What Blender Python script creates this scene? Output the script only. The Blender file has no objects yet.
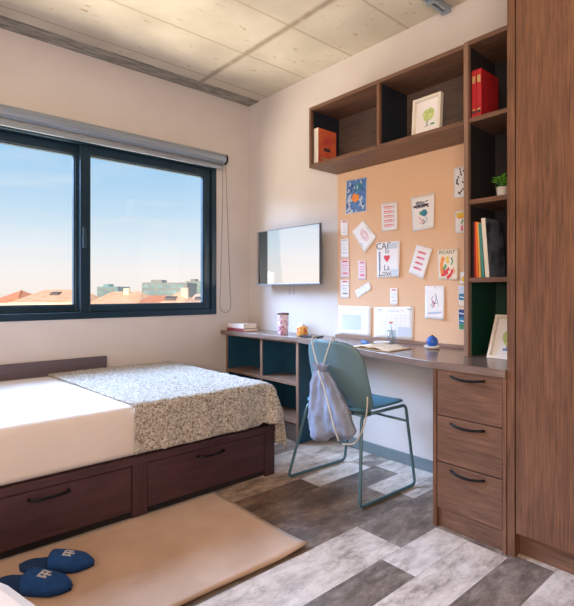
import bpy, bmesh, math, random
from mathutils import Vector, Matrix
random.seed(7)
SC = bpy.context.scene
COL = SC.collection
PI = math.pi

# ------------------------------------------------------------------ camera, world, lights, exposure
cam_d = bpy.data.cameras.new('camera')
cam_d.sensor_fit = 'HORIZONTAL'; cam_d.sensor_width = 36.0
cam_d.lens = 481.0/574.0*36.0
cam_d.shift_y = -11.0/574.0
cam_d.clip_start = 0.05; cam_d.clip_end = 2000
cam = bpy.data.objects.new('camera', cam_d); COL.objects.link(cam)
cam.location = (0, 0, 1.06)
cam.rotation_euler = (PI/2, 0, -math.radians(41.3))
SC.camera = cam

def srgb(r, g, b, a=1.0):
    f = lambda c: (c/255/12.92) if c/255 <= 0.04045 else ((c/255+0.055)/1.055)**2.4
    return (f(r), f(g), f(b), a)

world = bpy.data.worlds.new('sky'); SC.world = world; world.use_nodes = True
nt = world.node_tree; nt.nodes.clear()
wo = nt.nodes.new('ShaderNodeOutputWorld'); bg = nt.nodes.new('ShaderNodeBackground')
tc = nt.nodes.new('ShaderNodeTexCoord'); sx = nt.nodes.new('ShaderNodeSeparateXYZ')
rp = nt.nodes.new('ShaderNodeValToRGB'); mr = nt.nodes.new('ShaderNodeMapRange')
mr.inputs['From Min'].default_value = -0.5; mr.inputs['From Max'].default_value = 0.5
nt.links.new(tc.outputs['Generated'], sx.inputs[0]); nt.links.new(sx.outputs['Z'], mr.inputs['Value'])
nt.links.new(mr.outputs[0], rp.inputs[0])
stops = [(0.0, (196,172,150)), (0.47, (205,185,165)), (0.50, (240,230,222)), (0.54, (238,233,229)), (0.585, (220,229,234)),
         (0.66, (186,213,232)), (0.76, (152,197,230)), (1.0, (120,175,222))]
cr = rp.color_ramp
while len(cr.elements) < len(stops): cr.elements.new(0.5)
for e, (p, c) in zip(cr.elements, stops): e.position = p; e.color = srgb(*c)
# thin streaks of cloud
wn = nt.nodes.new('ShaderNodeTexNoise'); wm = nt.nodes.new('ShaderNodeMapping'); wm.inputs['Scale'].default_value = (2, 2, 14)
nt.links.new(tc.outputs['Generated'], wm.inputs[0]); nt.links.new(wm.outputs[0], wn.inputs['Vector']); wn.inputs['Scale'].default_value = 2.2
wr = nt.nodes.new('ShaderNodeMapRange'); wr.inputs['From Min'].default_value = 0.5; wr.inputs['From Max'].default_value = 0.8
wr.inputs['To Max'].default_value = 0.35
nt.links.new(wn.outputs[0], wr.inputs['Value'])
wx = nt.nodes.new('ShaderNodeMix'); wx.data_type = 'RGBA'; wx.inputs[7].default_value = srgb(236,230,228)
nt.links.new(wr.outputs[0], wx.inputs[0]); nt.links.new(rp.outputs[0], wx.inputs[6])
nt.links.new(wx.outputs[2], bg.inputs['Color']); bg.inputs['Strength'].default_value = 1.2
nt.links.new(bg.outputs[0], wo.inputs[0])

def aim(o, target):
    d = Vector(target) - o.location
    o.rotation_euler = d.to_track_quat('-Z', 'Y').to_euler()
def light(name, kind, loc, target, energy, color, **kw):
    l = bpy.data.lights.new(name, kind); l.energy = energy; l.color = color
    for k, v in kw.items(): setattr(l, k, v)
    o = bpy.data.objects.new(name, l); COL.objects.link(o); o.location = loc; aim(o, target); return o
# broad soft skylight coming in through the window
light('sky_soft', 'AREA', (-1.6, 7.6, 4.8), (2.3, 1.9, 1.3), 3000.0, srgb(180,212,255)[:3], shape='RECTANGLE', size=6.0, size_y=3.4)
light('sky_high', 'AREA', (0.2, 6.8, 6.4), (0.9, 2.4, 1.2), 430.0, srgb(176,210,255)[:3], shape='RECTANGLE', size=6.0, size_y=3.0)
# low sun from behind the building, falling on the roofs across the street
light('sun', 'SUN', (-20, -30, 22), (20, 40, 0), 8.0, srgb(255,226,190)[:3], angle=math.radians(1.0))
# unseen area light added below the sill, warming the ceiling through the window
light('upward_bounce_fill', 'AREA', (0.9, 5.6, -0.7), (1.2, 2.0, 2.5), 800.0, srgb(255,238,212)[:3], shape='RECTANGLE', size=8.0, size_y=2.4)
# room light beside the viewer
light('room_light', 'AREA', (-2.1, -0.2, 1.7), (1.9, 1.2, 1.2), 38.0, srgb(255,216,194)[:3], shape='RECTANGLE', size=1.6, size_y=1.4)
# unseen area light added behind the viewer to brighten the concrete ceiling
light('ceiling_wash', 'AREA', (-0.6, -0.5, 1.2), (0.7, 1.0, 2.677), 58.0, srgb(255,234,214)[:3], shape='RECTANGLE', size=1.0, size_y=0.6)

SC.view_settings.view_transform = 'Standard'; SC.view_settings.look = 'None'
SC.view_settings.gamma = 1.0; SC.view_settings.exposure = 0.0; SC.view_settings.use_curve_mapping = False

# ------------------------------------------------------------------ materials
def mat(name, col, rough=0.6, col2=None, scale=8.0, stretch=(1,1,1), lo=0.35, hi=0.65, metal=0.0, bump=0.0, bscale=None,
        detail=4.0, spec=0.5, emis=None, estr=1.0, alpha=None, trans=0.0, distort=0.0, sheen=0.0):
    m = bpy.data.materials.new(name); m.use_nodes = True
    n = m.node_tree; b = n.nodes['Principled BSDF']
    b.inputs['Base Color'].default_value = srgb(*col); b.inputs['Roughness'].default_value = rough
    b.inputs['Metallic'].default_value = metal; b.inputs['Specular IOR Level'].default_value = spec
    b.inputs['Transmission Weight'].default_value = trans
    if sheen: b.inputs['Sheen Weight'].default_value = sheen
    if col2 is None: col2 = tuple(max(0, c*0.96) for c in col)
    t = n.nodes.new('ShaderNodeTexCoord'); mp = n.nodes.new('ShaderNodeMapping'); mp.inputs['Scale'].default_value = stretch
    no = n.nodes.new('ShaderNodeTexNoise'); no.inputs['Scale'].default_value = scale; no.inputs['Detail'].default_value = detail
    no.inputs['Distortion'].default_value = distort
    r = n.nodes.new('ShaderNodeValToRGB'); r.color_ramp.elements[0].position = lo; r.color_ramp.elements[1].position = hi
    r.color_ramp.elements[0].color = srgb(*col2); r.color_ramp.elements[1].color = srgb(*col)
    n.links.new(t.outputs['Object'], mp.inputs[0]); n.links.new(mp.outputs[0], no.inputs['Vector'])
    n.links.new(no.outputs[0], r.inputs[0]); n.links.new(r.outputs[0], b.inputs['Base Color'])
    if bump:
        bn = n.nodes.new('ShaderNodeTexNoise'); bn.inputs['Scale'].default_value = bscale or scale*3; bn.inputs['Detail'].default_value = 5
        n.links.new(mp.outputs[0], bn.inputs['Vector'])
        bu = n.nodes.new('ShaderNodeBump'); bu.inputs['Strength'].default_value = bump; bu.inputs['Distance'].default_value = 0.01
        n.links.new(bn.outputs[0], bu.inputs['Height']); n.links.new(bu.outputs[0], b.inputs['Normal'])
    if emis:
        b.inputs['Emission Color'].default_value = srgb(*emis); b.inputs['Emission Strength'].default_value = estr
    return m

def wood(name, col, dark, axis='z', rough=0.45, scale=7.0, k=30.0):
    """grain runs along axis; long fibres over broad cathedral figure"""
    m = bpy.data.materials.new(name); m.use_nodes = True
    n = m.node_tree; b = n.nodes['Principled BSDF']; b.inputs['Roughness'].default_value = rough
    t = n.nodes.new('ShaderNodeTexCoord')
    def nz(st, sc, det, dis):
        mp = n.nodes.new('ShaderNodeMapping'); mp.inputs['Scale'].default_value = st
        no = n.nodes.new('ShaderNodeTexNoise'); no.inputs['Scale'].default_value = sc; no.inputs['Detail'].default_value = det
        no.inputs['Distortion'].default_value = dis
        n.links.new(t.outputs['Object'], mp.inputs[0]); n.links.new(mp.outputs[0], no.inputs['Vector']); return no
    s1 = {'x': (1,k,k), 'y': (k,1,k), 'z': (k,k,1)}[axis]; s2 = {'x': (.35,2.4,2.4), 'y': (2.4,.35,2.4), 'z': (2.4,2.4,.35)}[axis]
    fine = nz(s1, scale, 5, 0.2); broad = nz(s2, scale, 3, 1.6)
    mx = n.nodes.new('ShaderNodeMath'); mx.operation = 'MULTIPLY_ADD'; mx.inputs[1].default_value = 0.6
    sc2 = n.nodes.new('ShaderNodeMath'); sc2.operation = 'MULTIPLY'; sc2.inputs[1].default_value = 0.4
    n.links.new(broad.outputs[0], sc2.inputs[0]); n.links.new(fine.outputs[0], mx.inputs[0]); n.links.new(sc2.outputs[0], mx.inputs[2])
    r = n.nodes.new('ShaderNodeValToRGB'); r.color_ramp.elements[0].position = 0.34; r.color_ramp.elements[1].position = 0.64
    r.color_ramp.elements[0].color = srgb(*dark); r.color_ramp.elements[1].color = srgb(*col)
    n.links.new(mx.outputs[0], r.inputs[0]); n.links.new(r.outputs[0], b.inputs['Base Color'])
    bu = n.nodes.new('ShaderNodeBump'); bu.inputs['Strength'].default_value = 0.12; bu.inputs['Distance'].default_value = 0.004
    n.links.new(fine.outputs[0], bu.inputs['Height']); n.links.new(bu.outputs[0], b.inputs['Normal'])
    return m

M = {}
M['wall'] = mat('wall_paint', (214,207,203), 0.85, (209,202,198), 3, bump=0.03, bscale=60)
M['wood_v'] = wood('oak_vertical', (132,92,68), (84,56,42), 'z')
M['wood_y'] = wood('oak_along_wall', (130,94,73), (86,61,48), 'y')
M['wood_y_top'] = wood('oak_desktop', (140,120,110), (112,94,86), 'y', rough=0.2)
M['wood_edge'] = wood('oak_edge', (152,120,100), (124,94,78), 'y')
M['wood_edge_v'] = wood('oak_edge_upright', (152,120,100), (124,94,78), 'z')
M['wood_in'] = wood('oak_dark_inside', (108,90,82), (78,64,58), 'y')
M['wenge'] = wood('wenge_bed_wood', (78,50,56), (52,33,40), 'x')
M['wenge_v'] = wood('wenge_bed_post', (78,50,56), (52,33,40), 'z')
M['headboard'] = wood('headboard_grey_wood', (104,92,100), (84,72,82), 'x')
M['navy_in'] = mat('dark_teal_shade', (34,84,110), 0.5, (28,72,96), 4)  # shade and teal cast inside the shelf unit, put into its colour
M['ink_shade'] = mat('blue_black_shade', (26,36,50), 0.6, (20,28,40), 4)  # shade on cabinet faces turned from the window, put into the colour
M['green_in'] = mat('dark_green_shade', (14,66,48), 0.5, (10,54,40), 4)  # shade and green cast of the lowest bookcase bay, as colour
M['black_in'] = mat('black_board_and_shade', (40,36,38), 0.6, (30,28,30), 4)  # black carcass boards; in the bookcase column it paints the shade
M['black'] = mat('black_metal', (24,26,32), 0.35, metal=0.6)
M['frame_win'] = mat('window_aluminium', (29,58,76), 0.35, (26,52,68), 5, metal=0.3)
M['frame_win2'] = mat('window_aluminium_light', (48,72,86), 0.75, (42,64,78), 5, metal=0.3)
M['alu'] = mat('brushed_aluminium', (160,172,186), 0.3, (142,154,168), 3, (1,30,30), metal=0.25)
M['blind'] = mat('blind_fabric', (150,156,164), 0.7, (138,144,152), 20)
M['concrete_dark'] = mat('rough_joint_concrete', (164,160,150), 0.9, (116,114,108), 14, (0.6,3,1), bump=0.6, bscale=40)
M['cork'] = mat('cork_board', (226,188,154), 0.85, (223,184,149), 90, bump=0.05, bscale=200)
M['paper'] = mat('white_paper', (240,238,238), 0.7, (236,234,235), 6)
M['paper_cream'] = mat('cream_paper', (238,226,206), 0.7, (232,220,198), 6)
M['paper_pink'] = mat('pinkish_paper', (236,218,222), 0.7, (230,210,216), 6)
M['ink_black'] = mat('black_ink', (58,56,66), 0.7)
M['ink_grey'] = mat('grey_ink', (150,150,160), 0.7)
M['ink_pale'] = mat('pale_blue_ink', (206,216,228), 0.7)
M['ink_red'] = mat('red_ink', (226,70,78), 0.7)
M['ink_pink'] = mat('pink_ink', (226,120,150), 0.7)
M['ink_blue'] = mat('blue_ink', (70,112,180), 0.7, (96,140,200), 30)
M['ink_navy'] = mat('navy_ink', (52,70,120), 0.7)
M['ink_orange'] = mat('orange_ink', (240,160,70), 0.7, (236,140,70), 20)
M['ink_yellow'] = mat('yellow_ink', (244,204,80), 0.7)
M['ink_green'] = mat('green_ink', (70,130,90), 0.7, (110,170,110), 30)
M['ink_teal'] = mat('teal_ink', (70,150,170), 0.7, (50,110,150), 30)
M['white_frame'] = mat('white_frame_wood', (236,228,216), 0.5)
M['leafgreen'] = mat('watercolour_green', (206,216,150), 0.8, (170,192,110), 60)
M['leaf'] = mat('plant_leaf', (128,200,60), 0.5, (80,160,44), 30)
M['pot'] = mat('white_ceramic', (232,230,226), 0.35)
M['red_cloth'] = mat('red_book_cloth', (190,34,42), 0.55, (170,28,36), 20)
M['gold'] = mat('gold_foil', (206,176,120), 0.4, metal=0.4)
M['sheet'] = mat('white_sheet', (224,215,212), 0.85, (219,210,207), 6, bump=0.05, bscale=30, sheen=0.3)
M['rug'] = mat('tan_rug', (210,176,150), 0.95, (192,156,128), 4.5, bump=0.25, bscale=160, sheen=0.4, detail=6)
M['rug_edge'] = mat('jute_backing', (120,92,62), 0.95, (90,66,44), 50)
M['slipper'] = mat('blue_felt', (22,78,146), 0.9, (18,66,128), 40, bump=0.15, bscale=150)
M['slipper_in'] = mat('blue_felt_sole', (20,62,112), 0.9, (16,54,100), 40)
M['emb'] = mat('white_embroidery', (214,214,220), 0.8, (190,192,204), 60)
M['chair'] = mat('teal_shell', (100,128,136), 0.5, (95,122,130), 3)
M['chair_seat'] = mat('teal_seat', (84,136,156), 0.45, (76,128,148), 3)
M['chair_leg'] = mat('teal_metal', (88,124,136), 0.35, (80,114,126), 5, metal=0.25)
M['bag'] = mat('grey_blue_cotton', (142,150,172), 0.9, (126,135,158), 10, bump=0.25, bscale=120)
M['rope'] = mat('cream_rope', (214,210,198), 0.9, (190,182,166), 120)
M['base'] = mat('grey_teal_skirting', (116,130,134), 0.5, (108,122,126), 5)
M['tv'] = mat('tv_glass', (236,238,240), 0.04, (234,236,238), 1, metal=1.0)
M['tv_body'] = mat('tv_plastic', (84,92,102), 0.4)
M['cable'] = mat('grey_cable', (150,146,142), 0.6)
M['ball'] = mat('blue_ball', (46,104,196), 0.35, (38,90,180), 10)
M['plastic_dark'] = mat('dark_plastic', (34,50,66), 0.35)
M['lid'] = mat('brown_lid', (120,96,88), 0.5)
M['terracotta'] = mat('terracotta_tiles', (230,192,162), 0.9, (216,170,140), 0.8, bump=0.2, bscale=3)
M['terracotta_red'] = mat('red_terracotta_tiles', (216,148,116), 0.9, (204,130,98), 0.8)
M['render'] = mat('cream_render', (232,216,188), 0.9, (222,204,176), 0.5)
M['render_pink'] = mat('pink_render', (222,196,182), 0.9, (210,184,170), 0.5)
M['render_grey'] = mat('grey_render', (128,138,142), 0.9, (116,126,132), 0.5)
M['office_glass'] = mat('office_glass', (96,128,140), 0.3, (126,158,166), 0.4)
M['dark_opening'] = mat('dark_opening', (86,84,90), 0.6)
M['ground_out'] = mat('far_ground', (190,176,158), 0.95, (170,158,140), 0.05)

# window glass: thin clear sheet
def thin_glass(name, refl, tint):
    m = bpy.data.materials.new(name); m.use_nodes = True; n = m.node_tree; n.nodes.clear()
    o = n.nodes.new('ShaderNodeOutputMaterial'); t = n.nodes.new('ShaderNodeBsdfTransparent'); g = n.nodes.new('ShaderNodeBsdfGlossy')
    t.inputs[0].default_value = tint; g.inputs['Roughness'].default_value = 0.01
    f = n.nodes.new('ShaderNodeMix'); f.data_type = 'FLOAT'
    mx = n.nodes.new('ShaderNodeMixShader'); mx.inputs[0].default_value = refl
    n.links.new(t.outputs[0], mx.inputs[1]); n.links.new(g.outputs[0], mx.inputs[2]); n.links.new(mx.outputs[0], o.inputs[0]); return m
M['pane'] = thin_glass('window_glass', 0.03, (0.985, 0.99, 0.995, 1)); M['glass'] = thin_glass('clear_glass', 0.12, (0.93, 0.96, 0.97, 1))

def concrete():
    m = bpy.data.materials.new('board_marked_concrete'); m.use_nodes = True; n = m.node_tree; b = n.nodes['Principled BSDF']
    b.inputs['Roughness'].default_value = 0.9
    t = n.nodes.new('ShaderNodeTexCoord')
    a = n.nodes.new('ShaderNodeTexNoise'); a.inputs['Scale'].default_value = 2.2; a.inputs['Detail'].default_value = 8
    n.links.new(t.outputs['Object'], a.inputs['Vector'])
    r = n.nodes.new('ShaderNodeValToRGB'); r.color_ramp.elements[0].position = .3; r.color_ramp.elements[1].position = .7
    r.color_ramp.elements[0].color = srgb(184,176,160); r.color_ramp.elements[1].color = srgb(216,208,192)
    n.links.new(a.outputs[0], r.inputs[0])
    # small brown pits
    mp = n.nodes.new('ShaderNodeMapping'); mp.inputs['Scale'].default_value = (1.0, 2.2, 1)
    p = n.nodes.new('ShaderNodeTexNoise'); p.inputs['Scale'].default_value = 9; p.inputs['Detail'].default_value = 5; p.inputs['Roughness'].default_value = .62
    n.links.new(t.outputs['Object'], mp.inputs[0]); n.links.new(mp.outputs[0], p.inputs['Vector'])
    pr = n.nodes.new('ShaderNodeMapRange'); pr.inputs['From Min'].default_value = .62; pr.inputs['From Max'].default_value = .70
    n.links.new(p.outputs[0], pr.inputs['Value'])
    m1 = n.nodes.new('ShaderNodeMix'); m1.data_type = 'RGBA'; m1.inputs[7].default_value = srgb(168,146,120)
    n.links.new(pr.outputs[0], m1.inputs[0]); n.links.new(r.outputs[0], m1.inputs[6])
    # board joints: thin lines along X every 0.45 m
    s = n.nodes.new('ShaderNodeSeparateXYZ'); n.links.new(t.outputs['Object'], s.inputs[0])
    def line(axis, off, step, w, wob=0.02):
        q = n.nodes.new('ShaderNodeMath'); q.operation = 'MULTIPLY_ADD'; q.inputs[1].default_value = wob; n.links.new(a.outputs[0], q.inputs[0]); n.links.new(s.outputs[axis], q.inputs[2])
        o = n.nodes.new('ShaderNodeMath'); o.operation = 'SUBTRACT'; o.inputs[1].default_value = off; n.links.new(q.outputs[0], o.inputs[0])
        d = n.nodes.new('ShaderNodeMath'); d.operation = 'PINGPONG'; d.inputs[1].default_value = step/2; n.links.new(o.outputs[0], d.inputs[0])
        l = n.nodes.new('ShaderNodeMapRange'); l.inputs['From Min'].default_value = w; l.inputs['From Max'].default_value = 0
        n.links.new(d.outputs[0], l.inputs['Value']); return l
    l1 = line('Y', 2.655, 0.46, 0.012); l2 = line('X', 1.955, 2.4, 0.034)
    m2 = n.nodes.new('ShaderNodeMix'); m2.data_type = 'RGBA'; m2.inputs[7].default_value = srgb(160,142,118)
    k = n.nodes.new('ShaderNodeMath'); k.operation = 'MULTIPLY'; k.inputs[1].default_value = .75; n.links.new(l1.outputs[0], k.inputs[0])
    n.links.new(k.outputs[0], m2.inputs[0]); n.links.new(m1.outputs[2], m2.inputs[6])
    m3 = n.nodes.new('ShaderNodeMix'); m3.data_type = 'RGBA'; m3.inputs[7].default_value = srgb(158,144,124)
    k2 = n.nodes.new('ShaderNodeMath'); k2.operation = 'MULTIPLY'; k2.use_clamp = True; n.links.new(l2.outputs[0], k2.inputs[0]); n.links.new(p.outputs[0], k2.inputs[1])
    k2b = n.nodes.new('ShaderNodeMath'); k2b.operation = 'MULTIPLY'; k2b.inputs[1].default_value = 2.2; k2b.use_clamp = True; n.links.new(k2.outputs[0], k2b.inputs[0]); k2 = k2b
    n.links.new(k2.outputs[0], m3.inputs[0]); n.links.new(m2.outputs[2], m3.inputs[6])
    n.links.new(m3.outputs[2], b.inputs['Base Color'])
    bu = n.nodes.new('ShaderNodeBump'); bu.inputs['Strength'].default_value = .3; bu.inputs['Distance'].default_value = .01
    n.links.new(p.outputs[0], bu.inputs['Height']); n.links.new(bu.outputs[0], b.inputs['Normal'])
    return m
M['concrete'] = concrete()

def floor_mat():
    m = bpy.data.materials.new('patchwork_vinyl_planks'); m.use_nodes = True; n = m.node_tree; b = n.nodes['Principled BSDF']
    at = n.nodes.new('ShaderNodeAttribute'); at.attribute_name = 'tone'
    t = n.nodes.new('ShaderNodeTexCoord')
    mp = n.nodes.new('ShaderNodeMapping'); mp.inputs['Scale'].default_value = (1.0, 2.2, 1)
    a = n.nodes.new('ShaderNodeTexNoise'); a.inputs['Scale'].default_value = 6; a.inputs['Detail'].default_value = 12; a.inputs['Roughness'].default_value = .76; a.inputs['Distortion'].default_value = .15
    ad = n.nodes.new('ShaderNodeVectorMath'); ad.operation = 'ADD'
    sh = n.nodes.new('ShaderNodeVectorMath'); sh.operation = 'SCALE'; sh.inputs['Scale'].default_value = 31.0
    n.links.new(at.outputs['Color'], sh.inputs[0])
    n.links.new(t.outputs['Object'], ad.inputs[0]); n.links.new(sh.outputs[0], ad.inputs[1])
    n.links.new(ad.outputs[0], mp.inputs[0]); n.links.new(mp.outputs[0], a.inputs['Vector'])
    s = n.nodes.new('ShaderNodeSeparateColor'); n.links.new(at.outputs['Color'], s.inputs[0])
    # value = tone + noise
    k = n.nodes.new('ShaderNodeMath'); k.operation = 'MULTIPLY_ADD'; k.inputs[1].default_value = 1.8
    n.links.new(a.outputs[0], k.inputs[0])
    o = n.nodes.new('ShaderNodeMath'); o.operation = 'SUBTRACT'; o.inputs[1].default_value = 0.9
    n.links.new(s.outputs['Red'], o.inputs[0]); n.links.new(o.outputs[0], k.inputs[2])
    r = n.nodes.new('ShaderNodeValToRGB')
    cols = [(0.0, (70,60,54)), (0.3, (114,101,92)), (0.55, (154,139,128)), (0.75, (200,185,174)), (1.0, (230,217,207))]
    while len(r.color_ramp.elements) < len(cols): r.color_ramp.elements.new(.5)
    for e, (p, c) in zip(r.color_ramp.elements, cols): e.position = p; e.color = srgb(*c)
    n.links.new(k.outputs[0], r.inputs[0])
    # warm brown planks by the green channel
    mx = n.nodes.new('ShaderNodeMix'); mx.data_type = 'RGBA'; mx.blend_type = 'MULTIPLY'; mx.inputs[7].default_value = (0.95, 0.78, 0.6, 1)
    n.links.new(s.outputs['Green'], mx.inputs[0]); n.links.new(r.outputs[0], mx.inputs[6])
    # worn dark scuffs in the printed wood
    mp2 = n.nodes.new('ShaderNodeMapping'); mp2.inputs['Scale'].default_value = (1.0, 2.6, 1); n.links.new(ad.outputs[0], mp2.inputs[0])
    w2 = n.nodes.new('ShaderNodeTexNoise'); w2.inputs['Scale'].default_value = 11; w2.inputs['Detail'].default_value = 8; w2.inputs['Roughness'].default_value = .8
    n.links.new(mp2.outputs[0], w2.inputs['Vector'])
    wr2 = n.nodes.new('ShaderNodeMapRange'); wr2.inputs['From Min'].default_value = .55; wr2.inputs['From Max'].default_value = .66; wr2.inputs['To Max'].default_value = .55
    n.links.new(w2.outputs[0], wr2.inputs['Value'])
    m4 = n.nodes.new('ShaderNodeMix'); m4.data_type = 'RGBA'; m4.blend_type = 'MULTIPLY'; m4.inputs[7].default_value = (0.30, 0.27, 0.25, 1)
    n.links.new(wr2.outputs[0], m4.inputs[0]); n.links.new(mx.outputs[2], m4.inputs[6]); n.links.new(m4.outputs[2], b.inputs['Base Color'])
    b.inputs['Roughness'].default_value = 0.42
    bu = n.nodes.new('ShaderNodeBump'); bu.inputs['Strength'].default_value = .12; bu.inputs['Distance'].default_value = .004
    n.links.new(a.outputs[0], bu.inputs['Height']); n.links.new(bu.outputs[0], b.inputs['Normal'])
    return m
M['floor'] = floor_mat()

def blanket_mat():
    m = bpy.data.materials.new('boucle_blanket'); m.use_nodes = True; n = m.node_tree; b = n.nodes['Principled BSDF']
    b.inputs['Roughness'].default_value = .95; b.inputs['Sheen Weight'].default_value = .3
    t = n.nodes.new('ShaderNodeTexCoord')
    a = n.nodes.new('ShaderNodeTexNoise'); a.inputs['Scale'].default_value = 88; a.inputs['Detail'].default_value = 3; a.inputs['Distortion'].default_value = 1.2
    n.links.new(t.outputs['Object'], a.inputs['Vector'])
    r = n.nodes.new('ShaderNodeValToRGB'); r.color_ramp.elements[0].position = .38; r.color_ramp.elements[1].position = .58
    r.color_ramp.elements[0].color = srgb(120,110,98); r.color_ramp.elements[1].color = srgb(208,202,192)
    n.links.new(a.outputs[0], r.inputs[0]); n.links.new(r.outputs[0], b.inputs['Base Color'])
    bu = n.nodes.new('ShaderNodeBump'); bu.inputs['Strength'].default_value = .7; bu.inputs['Distance'].default_value = .012
    n.links.new(a.outputs[0], bu.inputs['Height']); n.links.new(bu.outputs[0], b.inputs['Normal'])
    return m
M['blanket'] = blanket_mat()

# ------------------------------------------------------------------ mesh helpers
class MB:
    def __init__(s): s.v = []; s.f = []; s.mi = []; s.cur = 0
    def face(s, idx): s.f.append(tuple(idx)); s.mi.append(s.cur)
    def box(s, x0, x1, y0, y1, z0, z1):
        b = len(s.v); s.v += [(x, y, z) for x in (x0, x1) for y in (y0, y1) for z in (z0, z1)]
        for q in ((0,1,3,2), (4,6,7,5), (0,4,5,1), (2,3,7,6), (0,2,6,4), (1,5,7,3)): s.face([b+i for i in q])
        return s
    def prism(s, pts, z0, z1):
        b = len(s.v); n = len(pts); s.v += [(x, y, z0) for x, y in pts] + [(x, y, z1) for x, y in pts]
        s.face(range(b+n-1, b-1, -1)); s.face(range(b+n, b+2*n))
        for i in range(n): j = (i+1) % n; s.face((b+i, b+j, b+n+j, b+n+i))
        return s
    def hexa(s, bot, top):
        b = len(s.v); s.v += list(bot)+list(top); n = len(bot)
        s.face(range(b+n-1, b-1, -1)); s.face(range(b+n, b+2*n))
        for i in range(n): j = (i+1) % n; s.face((b+i, b+j, b+n+j, b+n+i))
        return s
    def tube(s, pts, r, seg=8, closed=False, cap=True):
        pts = [Vector(p) for p in pts]; n = len(pts); rings = []
        up = None
        for i, p in enumerate(pts):
            if closed: d = pts[(i+1) % n] - pts[i-1]
            else: d = pts[min(i+1, n-1)] - pts[max(i-1, 0)]
            d.normalize()
            if up is None: up = Vector((0,0,1)) if abs(d.z) < .9 else Vector((1,0,0))
            a = d.cross(up)
            if a.length < 1e-5: a = d.cross(Vector((0,1,0)))
            a.normalize(); c = a.cross(d).normalized(); up = c
            rr = r[i] if isinstance(r, (list, tuple)) else r
            b = len(s.v); rings.append(b)
            for k in range(seg):
                t = 2*PI*k/seg; q = p + a*math.cos(t)*rr + c*math.sin(t)*rr; s.v.append(tuple(q))
        m = n if closed else n-1
        for i in range(m):
            A = rings[i]; Bq = rings[(i+1) % n]
            for k in range(seg): l = (k+1) % seg; s.face((A+k, A+l, Bq+l, Bq+k))
        if cap and not closed:
            s.face([rings[0]+k for k in range(seg-1, -1, -1)]); s.face([rings[-1]+k for k in range(seg)])
        return s
    def lathe(s, prof, cx, cy, z=0, seg=24):
        rings = []
        for r, h in prof:
            b = len(s.v); rings.append(b)
            for k in range(seg): t = 2*PI*k/seg; s.v.append((cx+r*math.cos(t), cy+r*math.sin(t), z+h))
        for i in range(len(prof)-1):
            A, Bq = rings[i], rings[i+1]
            for k in range(seg): l = (k+1) % seg; s.face((A+k, A+l, Bq+l, Bq+k))
        s.face([rings[0]+k for k in range(seg-1, -1, -1)]); s.face([rings[-1]+k for k in range(seg)])
        return s
    def grid(s, fn, nu, nv):
        b = len(s.v)
        for i in range(nu+1):
            for j in range(nv+1): s.v.append(tuple(fn(i/nu, j/nv)))
        for i in range(nu):
            for j in range(nv):
                q = b+i*(nv+1)+j; s.face((q, q+1, q+nv+2, q+nv+1))
        return s
    def build(s, name, m, parent=None, bevel=0.0, smooth=False, solid=0.0, sub=0, origin=None):
        me = bpy.data.meshes.new(name)
        off = Vector((0,0,0))
        if parent is not None: off = world_loc(parent)
        elif origin is not None: off = Vector(origin)
        me.from_pydata([tuple(Vector(p)-off) for p in s.v], [], s.f)
        ms = m if isinstance(m, (list, tuple)) else [m]
        for q in ms: me.materials.append(q)
        for p, i in zip(me.polygons, s.mi): p.material_index = min(i, len(ms)-1); p.use_smooth = smooth
        bm = bmesh.new(); bm.from_mesh(me)
        bmesh.ops.recalc_face_normals(bm, faces=bm.faces); bm.to_mesh(me); bm.free()
        o = bpy.data.objects.new(name, me); COL.objects.link(o)
        if parent is not None: o.parent = parent
        else: o.location = off
        if solid:
            d = o.modifiers.new('solid', 'SOLIDIFY'); d.thickness = solid; d.offset = 0
        if bevel:
            d = o.modifiers.new('bevel', 'BEVEL'); d.width = bevel; d.segments = 2; d.limit_method = 'ANGLE'
            if smooth: pass
        if sub:
            d = o.modifiers.new('sub', 'SUBSURF'); d.levels = sub; d.render_levels = sub
        return o

def world_loc(o):
    l = Vector(o.location); p = o.parent
    while p is not None: l = l + Vector(p.location); p = p.parent
    return l
def tag(o, label, cat, group=None, kind=None):
    o['label'] = label; o['category'] = cat
    if group: o['group'] = group
    if kind: o['kind'] = kind
    return o
def thing(name, loc, label, cat, group=None):
    o = bpy.data.objects.new(name, None); COL.objects.link(o); o.location = loc; o.empty_display_size = .05
    return tag(o, label, cat, group)
def struct(o, label=None, cat=None):
    o['kind'] = 'structure'
    if label: o['label'] = label
    if cat: o['category'] = cat
    return o
def box(name, m, parent, x0, x1, y0, y1, z0, z1, bevel=0.0015):
    return MB().box(x0, x1, y0, y1, z0, z1).build(name, m, parent, bevel)

# ------------------------------------------------------------------ the room
XW, YW, H = 2.51, 3.36, 2.677
XL, YB = -2.3, -1.9
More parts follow.
